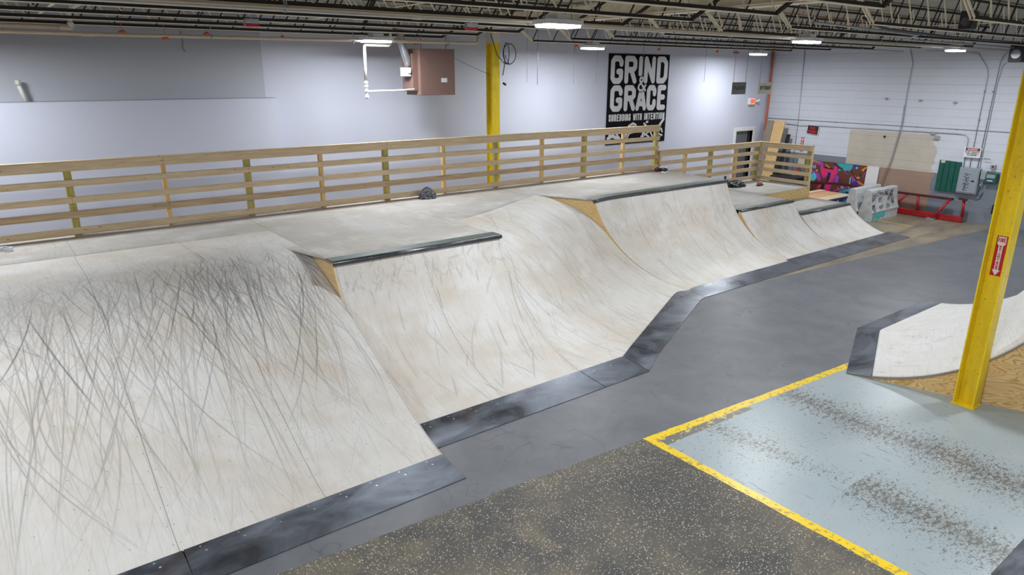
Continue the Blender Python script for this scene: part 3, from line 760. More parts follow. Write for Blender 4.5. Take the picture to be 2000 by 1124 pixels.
mb = MB().box((XL+.1, YR-.02, DK+1.02), (12.88, YR+.07, DK+1.04)); mb.build('cap_board', M['rail'], rl)
i = 0
for k in range(-5, 11):
    x = .9+1.2*k if k < 10 else 12.81
    g = (k % 2 == 0)
    wd = .045 if g else .03
    mb = MB().box((x-wd, YR+.02, DK), (x+wd, YR+(.11 if g else .1), DK+1.02))
    bevel(mb.build('post', M['postg' if g else 'posty'], rl), .003)
rl2 = thing('wooden_railing', 'shorter L-shaped pine railing around the lower far corner deck', 'railing', (15, 11.14, LD))
for z0, z1 in OFF:
    mb = MB(); board(mb, (12.90, YR), (17.0, YR), LD+z0, LD+z1); bevel(mb.build('rail', M['rail'], rl2), .004)
    mb = MB(); board(mb, (17.02, YR-.0), (17.02, 9.62), LD+z0, LD+z1); bevel(mb.build('rail', M['raily'], rl2), .004)
MB().box((12.9, YR-.03, LD+1.02), (17.1, YR+.06, LD+1.04)).box((16.99, 9.6, LD+1.02), (17.09, YR-.03, LD+1.04)).build('cap_board', M['rail'], rl2)
for x, g in ((12.97, 0), (13.93, 0), (14.95, 1), (16.02, 0), (16.97, 1)):
    MB().box((x-(.045 if g else .03), YR+.02, LD), (x+(.045 if g else .03), YR+.11, LD+1.02)).build('post', M['postg' if g else 'posty'], rl2)
MB().box((17.04, 9.66, LD), (17.08, 9.75, LD+1.0)).build('post', M['postg'], rl2)
MB().box((17.04, 9.60, LD), (17.10, 9.64, LD+1.04)).build('post', M['raily'], rl2)

# ---------------------------------------------------------------- mini ramp at right
Am = thing('hip_ramp', 'small freshly surfaced hip ramp behind the yellow column, right edge', 'skate ramp', (9.3, 3.6, 0))
def Dm(x, y):
    d1 = -((x-8.41)*(-.392)+(y-3.89)*.92); d2 = 4.64-y; k = .03
    h = np.clip(.5+.5*(d2-d1)/k, 0, 1); return d2*(1-h)+d1*h-k*h*(1-h)
RM = 2.25
def zm(d): d = np.maximum(d, 0); return np.where(d < 1.9, RM-np.sqrt(np.maximum(RM*RM-np.minimum(d, 1.9)**2, 0)), 0)+.012
def xleft(d):  # left edge of the ramp: from (8.41,3.89) along (.32,-.947)
    d = np.asarray(d, float); lo = np.zeros(d.shape)-.2; hi = np.full(d.shape, 4.)
    for _ in range(40):
        mid = (lo+hi)/2; c = Dm(8.41+.32*mid, 3.89-.947*mid) < d; lo = np.where(c, mid, lo); hi = np.where(c, hi, mid)
    return 8.41+.32*(lo+hi)/2
def ym(x, d):
    x, d = np.broadcast_arrays(np.asarray(x, float), np.asarray(d, float)); lo = np.full(x.shape, 0.); hi = np.full(x.shape, 6.)
    for _ in range(40):
        mid = (lo+hi)/2; c = Dm(x, mid) > d; lo = np.where(c, mid, lo); hi = np.where(c, hi, mid)
    return (lo+hi)/2
Ds = np.linspace(.30, 1.88, 70); xl = xleft(Ds); nu = 90
X_ = xl[None]+(12.35-xl[None])*np.linspace(0, 1, nu)[:, None]; Dg = np.tile(Ds, (nu, 1)); Y_ = ym(X_, Dg)
P = np.stack([X_, Y_, zm(Dg)+.006], -1)
grid('riding_surface', P, M['plyn'], Am, np.stack([arclen(P), X_], -1), {'scuff': soft_scuffs(X_.shape, (0, 4, 0, 2), 120, .3, 31)}, True, .014)
quadplate([(8.41, 3.89, .002), (10.17, 4.64, .002), (10.43, 4.34, .034), (8.50, 3.615, .034)][::-1], Am)
quadplate([(10.18, 4.64, .002), (12.4, 4.64, .002), (12.4, 4.34, .034), (10.44, 4.34, .034)][::-1], Am)
pl = [(8.41+.32*t, 3.89-.947*t) for t in np.linspace(.02, 2.3, 30)]
zz = [float(zm(min(float(Dm(a, b)), 1.88))) for a, b in pl]
MB().prism([(a+.012, b, z-.022 if z > .03 else .003) for (a, b), z in zip(pl, zz)]+[(pl[-1][0]+.012, pl[-1][1], 0), (pl[0][0]+.012, pl[0][1], 0)], (.018, .006, 0)).build('side_panel', M['pine'], Am)
MB().prism([(a+.004, b, z+.004) for (a, b), z in zip(pl, zz)]+[(a+.004, b, max(z-.024, .002)) for (a, b), z in list(zip(pl, zz))[::-1]], (.02, .006, 0)).build('ply_edge', M['edge'], Am)
yD = float(ym(12.3, 1.88))
Pd = np.array([[(x, y, float(zm(1.88))) for y in (-1.0, 1.2, float(ym(x, 1.88)))] for x in np.linspace(float(xleft(np.array(1.88))), 12.35, 60)])
grid('deck_surface', Pd, M['plyn'], Am, np.stack([Pd[..., 0], Pd[..., 1]], -1), {'scuff': np.zeros(Pd.shape[:2])}, False, .016)
MB().box((12.33, -1, 0), (12.35, 2.7, float(zm(1.88))-.02)).build('back_panel', M['pine'], Am)
MB().box((9.05, -1, 0), (9.07, 1.7, float(zm(1.88))-.02)).build('back_panel', M['pine'], Am)

# steel toe of another ramp at bottom right corner
Ab = thing('flat_bank', 'dark steel bank edge just entering at the bottom right corner', 'skate ramp', (6, 1, 0))
quadplate([(5.66, 1.28, .002), (9.0, 1.28, .002), (9.0, .80, .05), (5.62, .80, .05)][::-1], Ab)
P = np.array([[(x, y, .05+(.8-y)*.32) for y in np.linspace(.8, -1, 6)] for x in np.linspace(5.62, 9, 6)])
grid('riding_surface', P, M['plyn'], Ab, np.stack([P[..., 0], P[..., 1]], -1), {'scuff': np.zeros(P.shape[:2])}, False, .016)

# ---------------------------------------------------------------- columns
def hcol(x0, x1, y0, y1, zt_, web_x, label, split=None):
    t = thing('steel_column', label, 'column', ((x0+x1)/2, (y0+y1)/2, 0))
    b = MB(); f = .014
    b.box((x0, y0, 0), (x1, y0+f, zt_)); b.box((x0, y1-f, 0), (x1, y1, zt_)); b.box((web_x-.005, y0+f, 0), (web_x+.005, y1-f, zt_))
    bevel(b.build('shaft', M['yellow'], t), .002)
    b = MB(); b.box((x0-.012, y0-.012, 0), (x1+.012, y1+.012, .014)); b.build('base_plate', M['yellow'], t)
    if split: MB().box((x0-.002, y0-.002, split), (x1+.002, y1+.002, zt_)).build('cap_wrap', M['cream'], t)
    return t
hcol(8.61, 8.80, 2.49, 2.71, 4.558, 8.75, 'big yellow steel column in the right foreground with fire extinguisher sign')
hcol(8.65, 8.84, 12.02, 12.24, 4.558, 8.72, 'distant yellow steel column standing behind the long railing', 4.28)

# ---------------------------------------------------------------- stroke lettering
GL = {
 'A': [[(0,0),(.22,.62),(.36,1),(.64,1),(.78,.62),(1,0)], [(.15,.3),(.85,.3)]],
 'B': [[(0,0),(0,1),(.75,1),(1,.85),(1,.65),(.75,.53),(0,.53)], [(.75,.53),(1,.4),(1,.15),(.75,0),(0,0)]],
 'C': [[(1,.7),(1,.86),(.78,1),(.22,1),(0,.86),(0,.14),(.22,0),(.78,0),(1,.14),(1,.3)]],
 'D': [[(0,0),(0,1),(.7,1),(1,.82),(1,.18),(.7,0),(0,0)]],
 'E': [[(1,1),(0,1),(0,0),(1,0)], [(0,.52),(.85,.52)]],
 'F': [[(1,1),(0,1),(0,0)], [(0,.5),(.8,.5)]],
 'G': [[(1,.76),(1,.86),(.78,1),(.22,1),(0,.86),(0,.14),(.22,0),(.78,0),(1,.14),(1,.42),(.66,.42)]],
 'H': [[(0,0),(0,1)], [(1,0),(1,1)], [(0,.5),(1,.5)]],
 'I': [[(.5,0),(.5,1)]],
 'K': [[(0,0),(0,1)], [(1,1),(0,.45)], [(.3,.6),(1,0)]],
 'L': [[(0,1),(0,0),(1,0)]],
 'M': [[(0,0),(0,1),(.5,.4),(1,1),(1,0)]],
 'N': [[(0,0),(0,1),(1,0),(1,1)]],
 'O': [[(.22,0),(0,.15),(0,.85),(.22,1),(.78,1),(1,.85),(1,.15),(.78,0),(.22,0)]],
 'P': [[(0,0),(0,1),(.75,1),(1,.86),(1,.6),(.75,.46),(0,.46)]],
 'R': [[(0,0),(0,1),(.75,1),(1,.86),(1,.62),(.75,.5),(0,.5)], [(.55,.5),(1,0)]],
 'S': [[(1,.74),(1,.87),(.78,1),(.22,1),(0,.86),(0,.66),(.25,.54),(.75,.46),(1,.34),(1,.14),(.78,0),(.22,0),(0,.13),(0,.26)]],
 'T': [[(0,1),(1,1)], [(.5,1),(.5,0)]],
 'U': [[(0,1),(0,.15),(.22,0),(.78,0),(1,.15),(1,1)]],
 'V': [[(0,1),(.5,0),(1,1)]],
 'W': [[(0,1),(.22,0),(.5,.75),(.78,0),(1,1)]],
 'X': [[(0,0),(1,1)], [(0,1),(1,0)]],
 'Y': [[(0,1),(.5,.5),(1,1)], [(.5,.5),(.5,0)]],
 '&': [[(1,0),(.2,.72),(.2,.9),(.4,1),(.6,.95),(.65,.8),(.1,.4),(0,.2),(.2,0),(.6,0),(1,.4)]],
 'e': [[(0,.3),(1,.3),(.8,.55),(.2,.55),(0,.35),(.2,0),(.9,0)]], '.': [[(.5,0),(.5,.02)]],
}
LAY = [0]
def stroke2d(mb, pts, sw, fr):
    """fr maps (u,v,layer)->3D. pts in metres in plane"""
    h = sw/2; LAY[0] += 1; kk = 1+.05*(LAY[0] % 17); f0 = fr; fr = lambda u, v: f0(u, v, kk)
    pts = [np.array(p, float) for p in pts]
    for a, b in zip(pts[:-1], pts[1:]):
        d = b-a; L = np.linalg.norm(d)
        if L < 1e-6: continue
        d /= L; n = np.array([-d[1], d[0]])*h
        kk += .012; mb.add([fr(*(a-n)), fr(*(b-n)), fr(*(b+n)), fr(*(a+n))], [(0, 1, 2, 3)])
    for p in pts:
        kk += .012; mb.add([fr(p[0]+h*math.cos(k*PI/5), p[1]+h*math.sin(k*PI/5)) for k in range(10)], [tuple(range(10))])
def text(mb, s, u0, v0, w, h, sw, fr, widths=None, gap=.3, mirror=False):
    ws = [(.35 if ch == 'I' else 1.25 if ch in 'MW' else .5 if ch == ' ' else 1.) for ch in s]
    if mirror: s = s[::-1]; ws = ws[::-1]
    k = w/(sum(ws)+gap*(len(s)-1)); u = u0
    for ch, wc in zip(s, ws):
        cw = wc*k
        if ch in GL:
            iw = max(cw-sw, .001)
            for ln in GL[ch]:
                stroke2d(mb, [(u+sw/2+((1-p[0]) if mirror else p[0])*iw if ch != 'I' else u+cw/2, v0+sw/2+p[1]*(h-sw)) for p in ln], sw, fr)
        u += cw+gap*k
def frame3(o, eu, ev, n, off=0.004):
    o, eu, ev, n = map(lambda q: np.array(q, float), (o, eu, ev, n))
    return lambda u, v, k=1: o+eu*u+ev*v+n*off*k

# ---- poster
pb = thing('wall_banner', 'large black GRIND & GRACE banner on the back wall', 'banner', (14.3, YB, 1.88))
MB().box((13.18, YB-.02, 1.88), (15.5, YB-.001, 4.185)).build('backing', M['blackg'], pb)
fp = frame3((13.18, YB-.02, 1.88), (1, 0, 0), (0, 0, 1), (0, -1, 0), .003)
W_, H_ = 2.32, 2.305
lt = MB()
def word(letters, v0, v1, sw):
    for ch, a, b in letters:
        a, b = a*W_, b*W_
        for ln in GL[ch]:
            stroke2d(lt, [((a+b)/2 if ch == 'I' else a+sw/2+p[0]*(b-a-sw), v0*H_+sw/2+p[1]*((v1-v0)*H_-sw)) for p in ln], sw, fp)
word([('G', .03, .225), ('R', .25, .45), ('N', .57, .76), ('D', .785, .975)], .675, .98, .146)
word([('I', .475, .54)], .755, .98, .14)
word([('G', .04, .235), ('R', .26, .45), ('C', .635, .80), ('E', .82, .97)], .37, .66, .144)
word([('A', .455, .635)], .37, .60, .135)
lt.build('lettering', M['silver'], pb)
amp = MB(); fk = frame3((13.18, YB-.02, 1.88), (1, 0, 0), (0, 0, 1), (0, -1, 0), .006)
aw = [(.48*W_+p[0]*.12*W_, .60*H_+p[1]*.145*H_) for p in GL['&'][0]]
stroke2d(amp, aw, .10, fk); amp.build('ampersand_outline', M['blackg'], pb)
amp = MB(); fk = frame3((13.18, YB-.02, 1.88), (1, 0, 0), (0, 0, 1), (0, -1, 0), .009)
stroke2d(amp, aw, .058, fk); amp.build('ampersand', M['silver'], pb)
for w_, a, c in (('SHREDDING', .03, .385), ('WITH', .425, .575), ('INTENTION', .615, .97)):
    s = MB(); text(s, w_, a*W_, .262*H_, (c-a)*W_, .08*H_, .036, fp, gap=.22); s.build('tagline_word', M['silver'], pb)
sk = MB()
for ln, sw in (([(.03, .075), (.1, .10), (.17, .075), (.22, .04)], .09), ([(.05, .10), (.08, .17), (.13, .15), (.10, .10)], .07), ([(.15, .13), (.2, .09), (.26, .03)], .05),
               ([(.27, .04), (.33, .11), (.36, .17), (.44, .19), (.5, .15)], .075), ([(.33, .05), (.38, .12), (.46, .13)], .05), ([(.36, .2), (.43, .23), (.48, .21)], .06), ([(.27, .03), (.36, .045)], .03),
               ([(.58, .06), (.63, .13), (.66, .19), (.62, .22)], .06), ([(.6, .12), (.68, .08), (.75, .04)], .05), ([(.66, .18), (.73, .13), (.78, .06)], .05), ([(.57, .04), (.66, .1), (.76, .14)], .035), ([(.66, .235), (.68, .24)], .06),
               ([(.84, .05), (.88, .1), (.86, .16), (.9, .2), (.96, .26)], .075), ([(.86, .14), (.93, .15), (.95, .11)], .045), ([(.88, .09), (.95, .07)], .045), ([(.82, .035), (.92, .055)], .03)):
    stroke2d(sk, [(p[0]*W_, p[1]*H_) for p in ln], sw, fp)
sk.build('skater_drawing', M['silver'], pb)

# ---- fire extinguisher arrow signs
def fire_sign(o, eu, n, w, h, label):
    t = thing('fire_extinguisher_sign', label, 'sign', o)
    o = np.array(o, float); eu = np.array(eu, float); n = np.array(n, float); ev = np.array((0, 0, 1.))
    MB().obox(o+ev*h/2, eu*w/2, n*.002, ev*h/2).build('backing', M['signred'], t)
    f1 = frame3(o-eu*w/2, eu, ev, n, .004); a = MB()
    a.add([f1(w*.12, h*.98), f1(w*.12, h*.80), f1(w*.3, h*.76), f1(w*.3, h*.15), f1(w*.12, h*.15), f1(w*.5, h*.01), f1(w*.88, h*.15), f1(w*.7, h*.15), f1(w*.7, h*.76), f1(w*.88, h*.80), f1(w*.88, h*.98)][::1],
          [(0, 1, 2, 8, 9, 10), (2, 3, 7, 8), (4, 5, 6)])
    a.build('arrow', M['white'], t)
    f2_ = frame3(o-eu*w/2, eu, ev, n, .0055); b = MB()
    text(b, 'FIRE', w*.17, h*.85, w*.66, h*.10, w*.075, f2_, gap=.25)
    for k, ch in enumerate('EXTINGUISHER'): text(b, ch, w*.39, h*(.72-k*.051), w*.22, h*.039, w*.05, f2_)
    b.build('lettering', M['signred'], t)
# column web faces -X: in the photo left is +Y, so u runs towards -Y
fire_sign((8.744, 2.605, 1.565), (0, -1, 0), (-1, 0, 0), .105, .45, 'red and white FIRE EXTINGUISHER arrow stuck on the foreground yellow column')
fire_sign((20.39, 11.88, 1.40), (0, -1, 0), (-1, 0, 0), .09, .44, 'small FIRE EXTINGUISHER arrow on the block wall above the extinguisher')

# ---- no parking sign and danger sign
t = thing('parking_sign', 'tilted black and red NO PARKING sign on the block wall', 'sign', (20.36, 11.55, 2.06))
sa = math.radians(-6); eu = np.array((0, -math.cos(sa), math.sin(sa))); ev = np.array((0, math.sin(sa), math.cos(sa)))
c0 = np.array((20.36, 11.57, 2.07))
MB().obox(c0+np.array((.012, -.012, -.012)), eu*.18, np.array((.003, 0, 0)), ev*.128).build('back_sheet', M['white'], t)
MB().obox(c0, eu*.17, np.array((.003, 0, 0)), ev*.12).build('face', M['black'], t)
ff = frame3(c0-eu*.17-ev*.12, eu, ev, (-1, 0, 0), .005); b = MB()
text(b, 'NO', .07, .13, .18, .085, .022, ff); text(b, 'PARKING', .03, .025, .28, .085, .018, ff); b.build('lettering', M['signred'], t)
t = thing('danger_sign', 'white DANGER DO NOT OPERATE sign above the electrical panel', 'sign', (20.30, 7.12, 1.66))
MB().box((20.30, 6.925, 1.66), (20.306, 7.31, 1.915)).build('face', M['white'], t)
ff = frame3((20.30, 7.31, 1.66), (0, -1, 0), (0, 0, 1), (-1, 0, 0), .002)
MB().add([ff(.03, .17), ff(.355, .17), ff(.355, .24), ff(.03, .24)], [(0, 1, 2, 3)]).build('header', M['black'], t)
ff = frame3((20.30, 7.31, 1.66), (0, -1, 0), (0, 0, 1), (-1, 0, 0), .0035)
MB().add([ff(.19+.15*math.cos(k*PI/10), .205+.031*math.sin(k*PI/10)) for k in range(20)], [tuple(range(20))]).build('oval', M['signred'], t)
ff = frame3((20.30, 7.31, 1.66), (0, -1, 0), (0, 0, 1), (-1, 0, 0), .005)
b = MB(); text(b, 'DANGER', .075, .185, .23, .04, .009, ff); b.build('lettering', M['white'], t)
b = MB(); text(b, 'DO NOT OPERATE', .025, .125, .33, .028, .006, ff); text(b, 'MEN WORKING', .06, .085, .26, .026, .006, ff); text(b, 'ON MACHINE', .08, .045, .22, .026, .006, ff); b.build('small_lettering', M['marker'], t)

# ---- hanging cardboard signs
def hang(x0, x1, z0, z1, y, mat, word_, mirror, label, sw):
    t = thing('hanging_sign', label, 'sign', ((x0+x1)/2, y, z0))
    bevel(MB().box((x0, y-.008, z0), (x1, y+.008, z1)).build('card', mat, t), .004)
    ff = frame3((x0, y-.008, z0), (1, 0, 0), (0, 0, 1), (0, -1, 0), .003); b = MB(); W = x1-x0; H = z1-z0
    text(b, word_, W*.1, H*.36, W*.82, H*.34, sw, ff, mirror=mirror, gap=.25); b.build('lettering', M['marker'], t)
    b = MB()
    for x in (x0+.03, x1-.03): b.tube([(x, y, z1-.02), (x, y, ZR)], .006, 5)
    b.build('wire', M['chain'], t)
M['card1'] = plain('grey_cardboard', (0.19, 0.185, 0.175), 0.8); M['card2'] = plain('cream_cardboard', (0.58, 0.55, 0.42), 0.8)
hang(15.05, 15.61, 3.21, 3.50, 10.8, M['card1'], 'PeGAOI', False, 'dark grey hand lettered card hanging by two wires', .02)
hang(16.15, 16.73, 3.205, 3.49, 10.8, M['card2'], 'TASITTE', True, 'cream hand lettered card with mirrored letters hanging near the corner', .028)

# ---- exit sign
t = thing('exit_sign', 'small glowing red EXIT sign with emergency lamps above the door', 'sign', (19.45, YB, 2.78))
bevel(MB().box((19.30, YB-.09, 2.78), (19.58, YB-.001, 2.98)).build('housing', M['white'], t), .01)
MB().add([(19.33, YB-.0925, 2.80), (19.56, YB-.0925, 2.80), (19.56, YB-.0925, 2.96), (19.33, YB-.0925, 2.96)], [(0, 1, 2, 3)]).build('face', M['tape'], t)
b = MB(); text(b, 'EXIT', 19.35, 2.83, .19, .1, .022, lambda u, v, k=1: np.array((u, YB-.093-.002*k, v))); b.build('lettering', M['signred'], t)
MB().tube([(19.58, YB-.05, 2.86), (19.66, YB-.08, 2.88)], .012, 6).tube([(19.66, YB-.06, 2.87), (19.74, YB-.14, 2.92)], .035, 10).build('emergency_lamp', M['white'], t)

# ---------------------------------------------------------------- heater
t = thing('unit_heater', 'brown gas unit heater hung below the ceiling left of the column', 'heater', (7.2, 12, 3.28))
hx0, hx1, hy0, hy1, hz0, hz1 = 6.86, 7.63, 11.85, 12.4, 3.285, 4.13
bevel(MB().box((hx0, hy0, hz0), (hx1, hy1, hz1)).build('cabinet', M['brown'], t), .006)
bevel(MB().box((6.75, hy0+.1, hz0+.08), (hx0, hy1-.05, hz1-.09)).build('side_hood', M['brown'], t), .006)
b = MB()
for k in range(8): b.tube([(hx1, hy0+.03, hz0+.1+k*.09), (hx1+.02, hy0+.03, hz0+.1+k*.09)], .008, 6)
for k in range(5): b.tube([(hx0+.06+k*.16, hy0, hz0+.03), (hx0+.06+k*.16, hy0-.006, hz0+.03)], .007, 6)
b.build('screw', M['steelhi'], t)
MB().box((7.32, hy0-.004, 3.52), (7.45, hy0, 3.60)).build('label_plate', M['white'], t)
bb_ = MB().box((6.60, hy0+.12, 3.63), (6.74, hy0+.3, 3.79)); bb_.tube([(6.67, hy0+.12, 3.73), (6.67, hy0+.08, 3.73)], .05, 10)
bevel(bb_.build('burner_fan', M['pipew'], t), .008)
MB().tube([(6.73, hy0+.2, 3.82), (6.68, hy0+.2, 3.98), (6.60, hy0+.22, 4.25), (6.56, hy0+.22, 4.5)], .075, 16).build('flue', M['galv'], t, True)
MB().tube([(6.56, hy0+.22, 4.5), (6.56, hy0+.22, ZR)], .085, 16).build('flue_collar', M['pipe'], t, True)
b = MB()
for x in (6.95, 7.5):
    b.tube([(x, hy0+.1, hz1), (x, hy0+.1, ZR)], .008, 6)
b.build('hanger', M['chain'], t)
t = thing('gas_pipe', 'white gas pipe dropping down and feeding the brown heater', 'pipe', (5.7, 11.8, 3.3))
MB().tube([(6.24, 11.8, ZR), (6.24, 11.8, 4.2), (6.2, 11.8, 4.16), (5.76, 11.8, 4.165), (5.73, 11.8, 4.155), (5.72, 11.8, 4.12), (5.715, 11.8, 3.55)], .026, 10).build('drop_pipe', M['pipew'], t, True)
b = MB().tube([(5.715, 11.8, 3.56), (5.715, 11.8, 3.24)], .018, 10)
for z in (3.53, 3.47, 3.39, 3.29): b.tube([(5.715, 11.8, z-.02), (5.715, 11.8, z+.015)], .034, 8)
b.build('valve_stack', M['pipew'], t)
MB().tube([(5.715, 11.8, 3.375), (6.45, 11.8, 3.385), (6.72, 11.86, 3.40)], .015, 8).build('feed_pipe', M['pipew'], t)

# ---------------------------------------------------------------- ceiling steel
JB, JT = 4.33, 4.80
JY = [12.1, 10.9, 9.7, 8.5, 7.3, 6.1, 4.9, 3.7, 2.5, 1.3]
ordn = ['first', 'second', 'third', 'fourth', 'fifth', 'sixth', 'seventh', 'eighth', 'ninth', 'tenth']
def joist(y, xb0, xb1, xt0, xt1, label):
    t = thing('bar_joist', label, 'roof joist', ((xb0+xb1)/2, y, JB), 0, 'open web roof joists')
    b = MB()
    for s in (-1, 1):
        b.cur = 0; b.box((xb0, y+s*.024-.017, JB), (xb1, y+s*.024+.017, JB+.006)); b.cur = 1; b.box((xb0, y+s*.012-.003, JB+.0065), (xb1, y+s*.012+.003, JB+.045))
    b.build('bottom_chord', [M['joist'], M['joistdk']], t)
    b = MB()
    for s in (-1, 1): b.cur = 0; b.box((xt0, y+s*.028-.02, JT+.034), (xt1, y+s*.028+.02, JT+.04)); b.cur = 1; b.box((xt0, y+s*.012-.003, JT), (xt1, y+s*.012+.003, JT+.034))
    b.build('top_chord', [M['joist'], M['joistdk']], t)
    n = int(round((xb1-xb0)/.56)); xs = np.linspace(xb0, xb1, n+1); pts = []
    for k in range(n): pts += [(xs[k], y, JB+.02), ((xs[k]+xs[k+1])/2, y, JT+.02)]
    pts.append((xs[-1], y, JB+.02)); b = MB()
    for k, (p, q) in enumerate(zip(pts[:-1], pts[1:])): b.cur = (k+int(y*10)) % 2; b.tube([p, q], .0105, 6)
    b.build('web', [M['joist'], M['joistdk']], t)
    if xt0 < xb0-.3:
        for s in (-1, 1): MB().bar((xb0, y+s*.02, JB+.02), (xt0+.25, y+s*.02, JT+.01), .014, .03).build('end_diagonal', M['joist'], t)
    if xt1 > xb1+.3:
        for s in (-1, 1): MB().bar((xb1, y+s*.02, JB+.02), (xt1-.25, y+s*.02, JT+.01), .014, .03).build('end_diagonal', M['joistdk'], t)
for k, y in enumerate(JY):
    joist(y, XL+.6, 7.5, XL+.05, 8.62, 'cream open web roof joist of the left bay, %s from the back wall' % ordn[k])
    joist(y, 9.75, 19.5, 8.82, XW-.02, 'cream open web roof joist of the right bay, %s from the back wall' % ordn[k])
b = MB(); b.box((8.62, YF+.1, 4.56), (8.82, YB-.02, 4.575)); b.box((8.62, YF+.1, JT-.015), (8.82, YB-.02, JT)); b.box((8.715, YF+.1, 4.575), (8.725, YB-.02, JT-.015))
tag(b.build('steel_girder', M['joist']), 'cream steel girder crossing above both yellow columns under the joist ends', 'beam')
def pipe(name, pts, r, mat, label, hang_x=(), cat='pipe', fit=()):
    t = thing(name, label, cat, pts[0]); MB().tube(pts, r, 10).build('run', mat, t, True)
    if fit:
        b = MB()
        for p, q in fit: b.tube([p, q], r*1.35, 10)
        b.build('coupling', mat, t)
    if hang_x:
        b = MB()
        for (x, y, z) in hang_x:
            b.tube([(x, y, z+r), (x, y, 4.82)], .006, 5)
            b.tube([(x-.012, y, z), (x+.012, y, z)], r*1.35, 10)
        b.build('clamp', M['conduit'], t)
    return t
pipe('sprinkler_pipe', [(XL+.05, 11.55, 4.20), (1.8, 11.55, 4.19), (7.93, 11.55, 4.24), (7.97, 11.55, 4.27), (7.97, 11.55, 4.42)], .026, M['pipe'], 'beige sprinkler pipe running lowest along the back wall above the heater', [(x, 11.55, 4.2) for x in (-2.6, .1, 3.1, 5.4, 7.3)], fit=[((1.4, 11.55, 4.19), (1.55, 11.55, 4.19))])
pipe('sprinkler_pipe', [(XL+.05, 12.0, 4.29), (1.32, 12.0, 4.29)], .03, M['pipe'], 'beige sprinkler pipe ending in a white elbow at upper left', [(-2.4, 12, 4.29)], fit=[((1.2, 12, 4.29), (1.36, 12, 4.29))])
pipe('sprinkler_pipe', [(1.34, 12.0, 4.29), (1.34, 12.0, 4.5), (1.34, 11.9, 4.52), (1.34, -5, 4.52)], .032, M['pipew'], 'white sprinkler pipe rising from the elbow and crossing under the roof', fit=[((1.34, 12, 4.29), (1.34, 12, 4.35))])
pipe('roof_pipe', [(XL+.05, 7.05, 4.27), (20.3, 7.05, 4.27)], .015, M['pipew'], 'upper of two parallel pale pipes running the length of the hall', [(x, 7.05, 4.27) for x in (-1.5, 2.6, 5.6, 8.3, 11.5, 14.5, 17.5)], fit=[((x, 7.05, 4.27), (x+.12, 7.05, 4.27)) for x in (4, 9.6, 16)])
pipe('roof_pipe', [(XL+.05, 6.72, 4.27), (20.3, 6.72, 4.27)], .015, M['pipe'], 'lower of two parallel pale pipes running the length of the hall', [(x, 6.72, 4.27) for x in (-1.6, 2.5, 5.5, 8.2, 11.4, 14.4, 17.4)])
pipe('roof_conduit', [(9.6, 9.2, 4.30), (19.9, 9.2, 4.29), (20.2, 9.2, 4.29)], .014, M['conduit'], 'thin steel conduit under the joists of the right bay', [(x, 9.2, 4.3) for x in (12, 15, 18)], cat='conduit')
pipe('roof_conduit', [(9.2, 5.4, 4.36), (12.5, 5.5, 4.31), (13.6, 6.2, 4.30), (19.8, 6.4, 4.3)], .016, M['conduit'], 'bent steel conduit crossing the right bay under the joists', [(18, 6.36, 4.3)], cat='conduit')
pipe('roof_cable', [(9.7, 5.0, 4.42), (10.2, 5.1, 4.36), (11.0, 5.3, 4.34), (13.5, 5.6, 4.34), (16, 5.9, 4.36), (19.8, 6.2, 4.4)], .018, M['cable'], 'thick black cable draped along a joist at upper right', cat='cable')
# bridging bars and angle braces (crossing the joists)
for k, (x, z, mt, lb) in enumerate([(3.9, 4.36, 'joist', 'flat bridging bar across the joists left of the heater'), (6.6, 4.36, 'joist', 'flat bridging bar across the joists above the heater'), (11.6, 4.37, 'joist', 'flat bridging bar across the joists right of the column'),
                         (14.8, 4.37, 'joist', 'flat bridging bar across the joists over the wide quarter pipe'), (17.6, 4.37, 'joist', 'flat bridging bar across the joists nearest the block wall'), (0.9, 4.36, 'joist', 'flat bridging bar across the joists at upper left')]):
    tag(MB().bar((x, .5, z+.022), (x, 12.9, z+.022), .04, .008).build('bridging_bar', M[mt]), lb, 'brace', 'joist bridging bars')
for k, (x, lb) in enumerate([(2.4, 'thin red wire line strung over the left bay joists'), (12.9, 'thin red wire line strung over the right bay joists')]):
    tag(MB().tube([(x-3.0, 6.62, 4.62), (x, 6.65, 4.58), (x+3.5, 6.68, 4.62)], .005, 5).build('red_wire', M['orange']), lb, 'wire')
# orange sprinkler heads and hanging flex loops
for (x, y, z, lb) in [(1.95, 11.85, 4.22, 'far left'), (2.45, 11.55, 4.14, 'second from left'), (3.2, 12.2, 4.25, 'third from left'), (4.3, 11.9, 4.22, 'left of the heater'), (6.85, 11.95, 4.2, 'just above the heater'), (11.2, 12.3, 4.26, 'above the hanging chains'), (14.1, 12.4, 4.26, 'above the banner'), (16.2, 12.2, 4.25, 'right of the banner')]:
    b = MB().tube([(x-.05, y, z+.01), (x+.02, y, z+.03), (x+.05, y, z)], [.02, .03, .014], 7); b.tube([(x, y, z+.02), (x, y, ZR)], .004, 5)
    tag(b.build('orange_tag', M['orange']), 'small orange tag hanging under the joists, '+lb, 'tag', 'orange tags under the joists')
for (x, y, lb) in [(2.8, 8.7, 'red exit lamp housing under the roof at upper left'), (5.15, 7.6, 'red lamp housing behind the paired pipes near centre'), (16.2, 11.6, 'red lamp housing under the joists right of the banner')]:
    t = thing('red_lamp', lb, 'lamp', (x, y, 4.2)); MB().prism([(x-.09, y-.03, 4.24), (x+.09, y-.03, 4.24), (x+.07, y-.03, 4.205), (x-.07, y-.03, 4.205)], (0, .06, 0)).build('red_cover', M['signred'], t)
    MB().box((x-.08, y-.03, 4.24), (x+.08, y+.03, 4.29)).tube([(x, y, 4.29), (x, y, ZR)], .006, 6).build('housing', M['galv'], t)
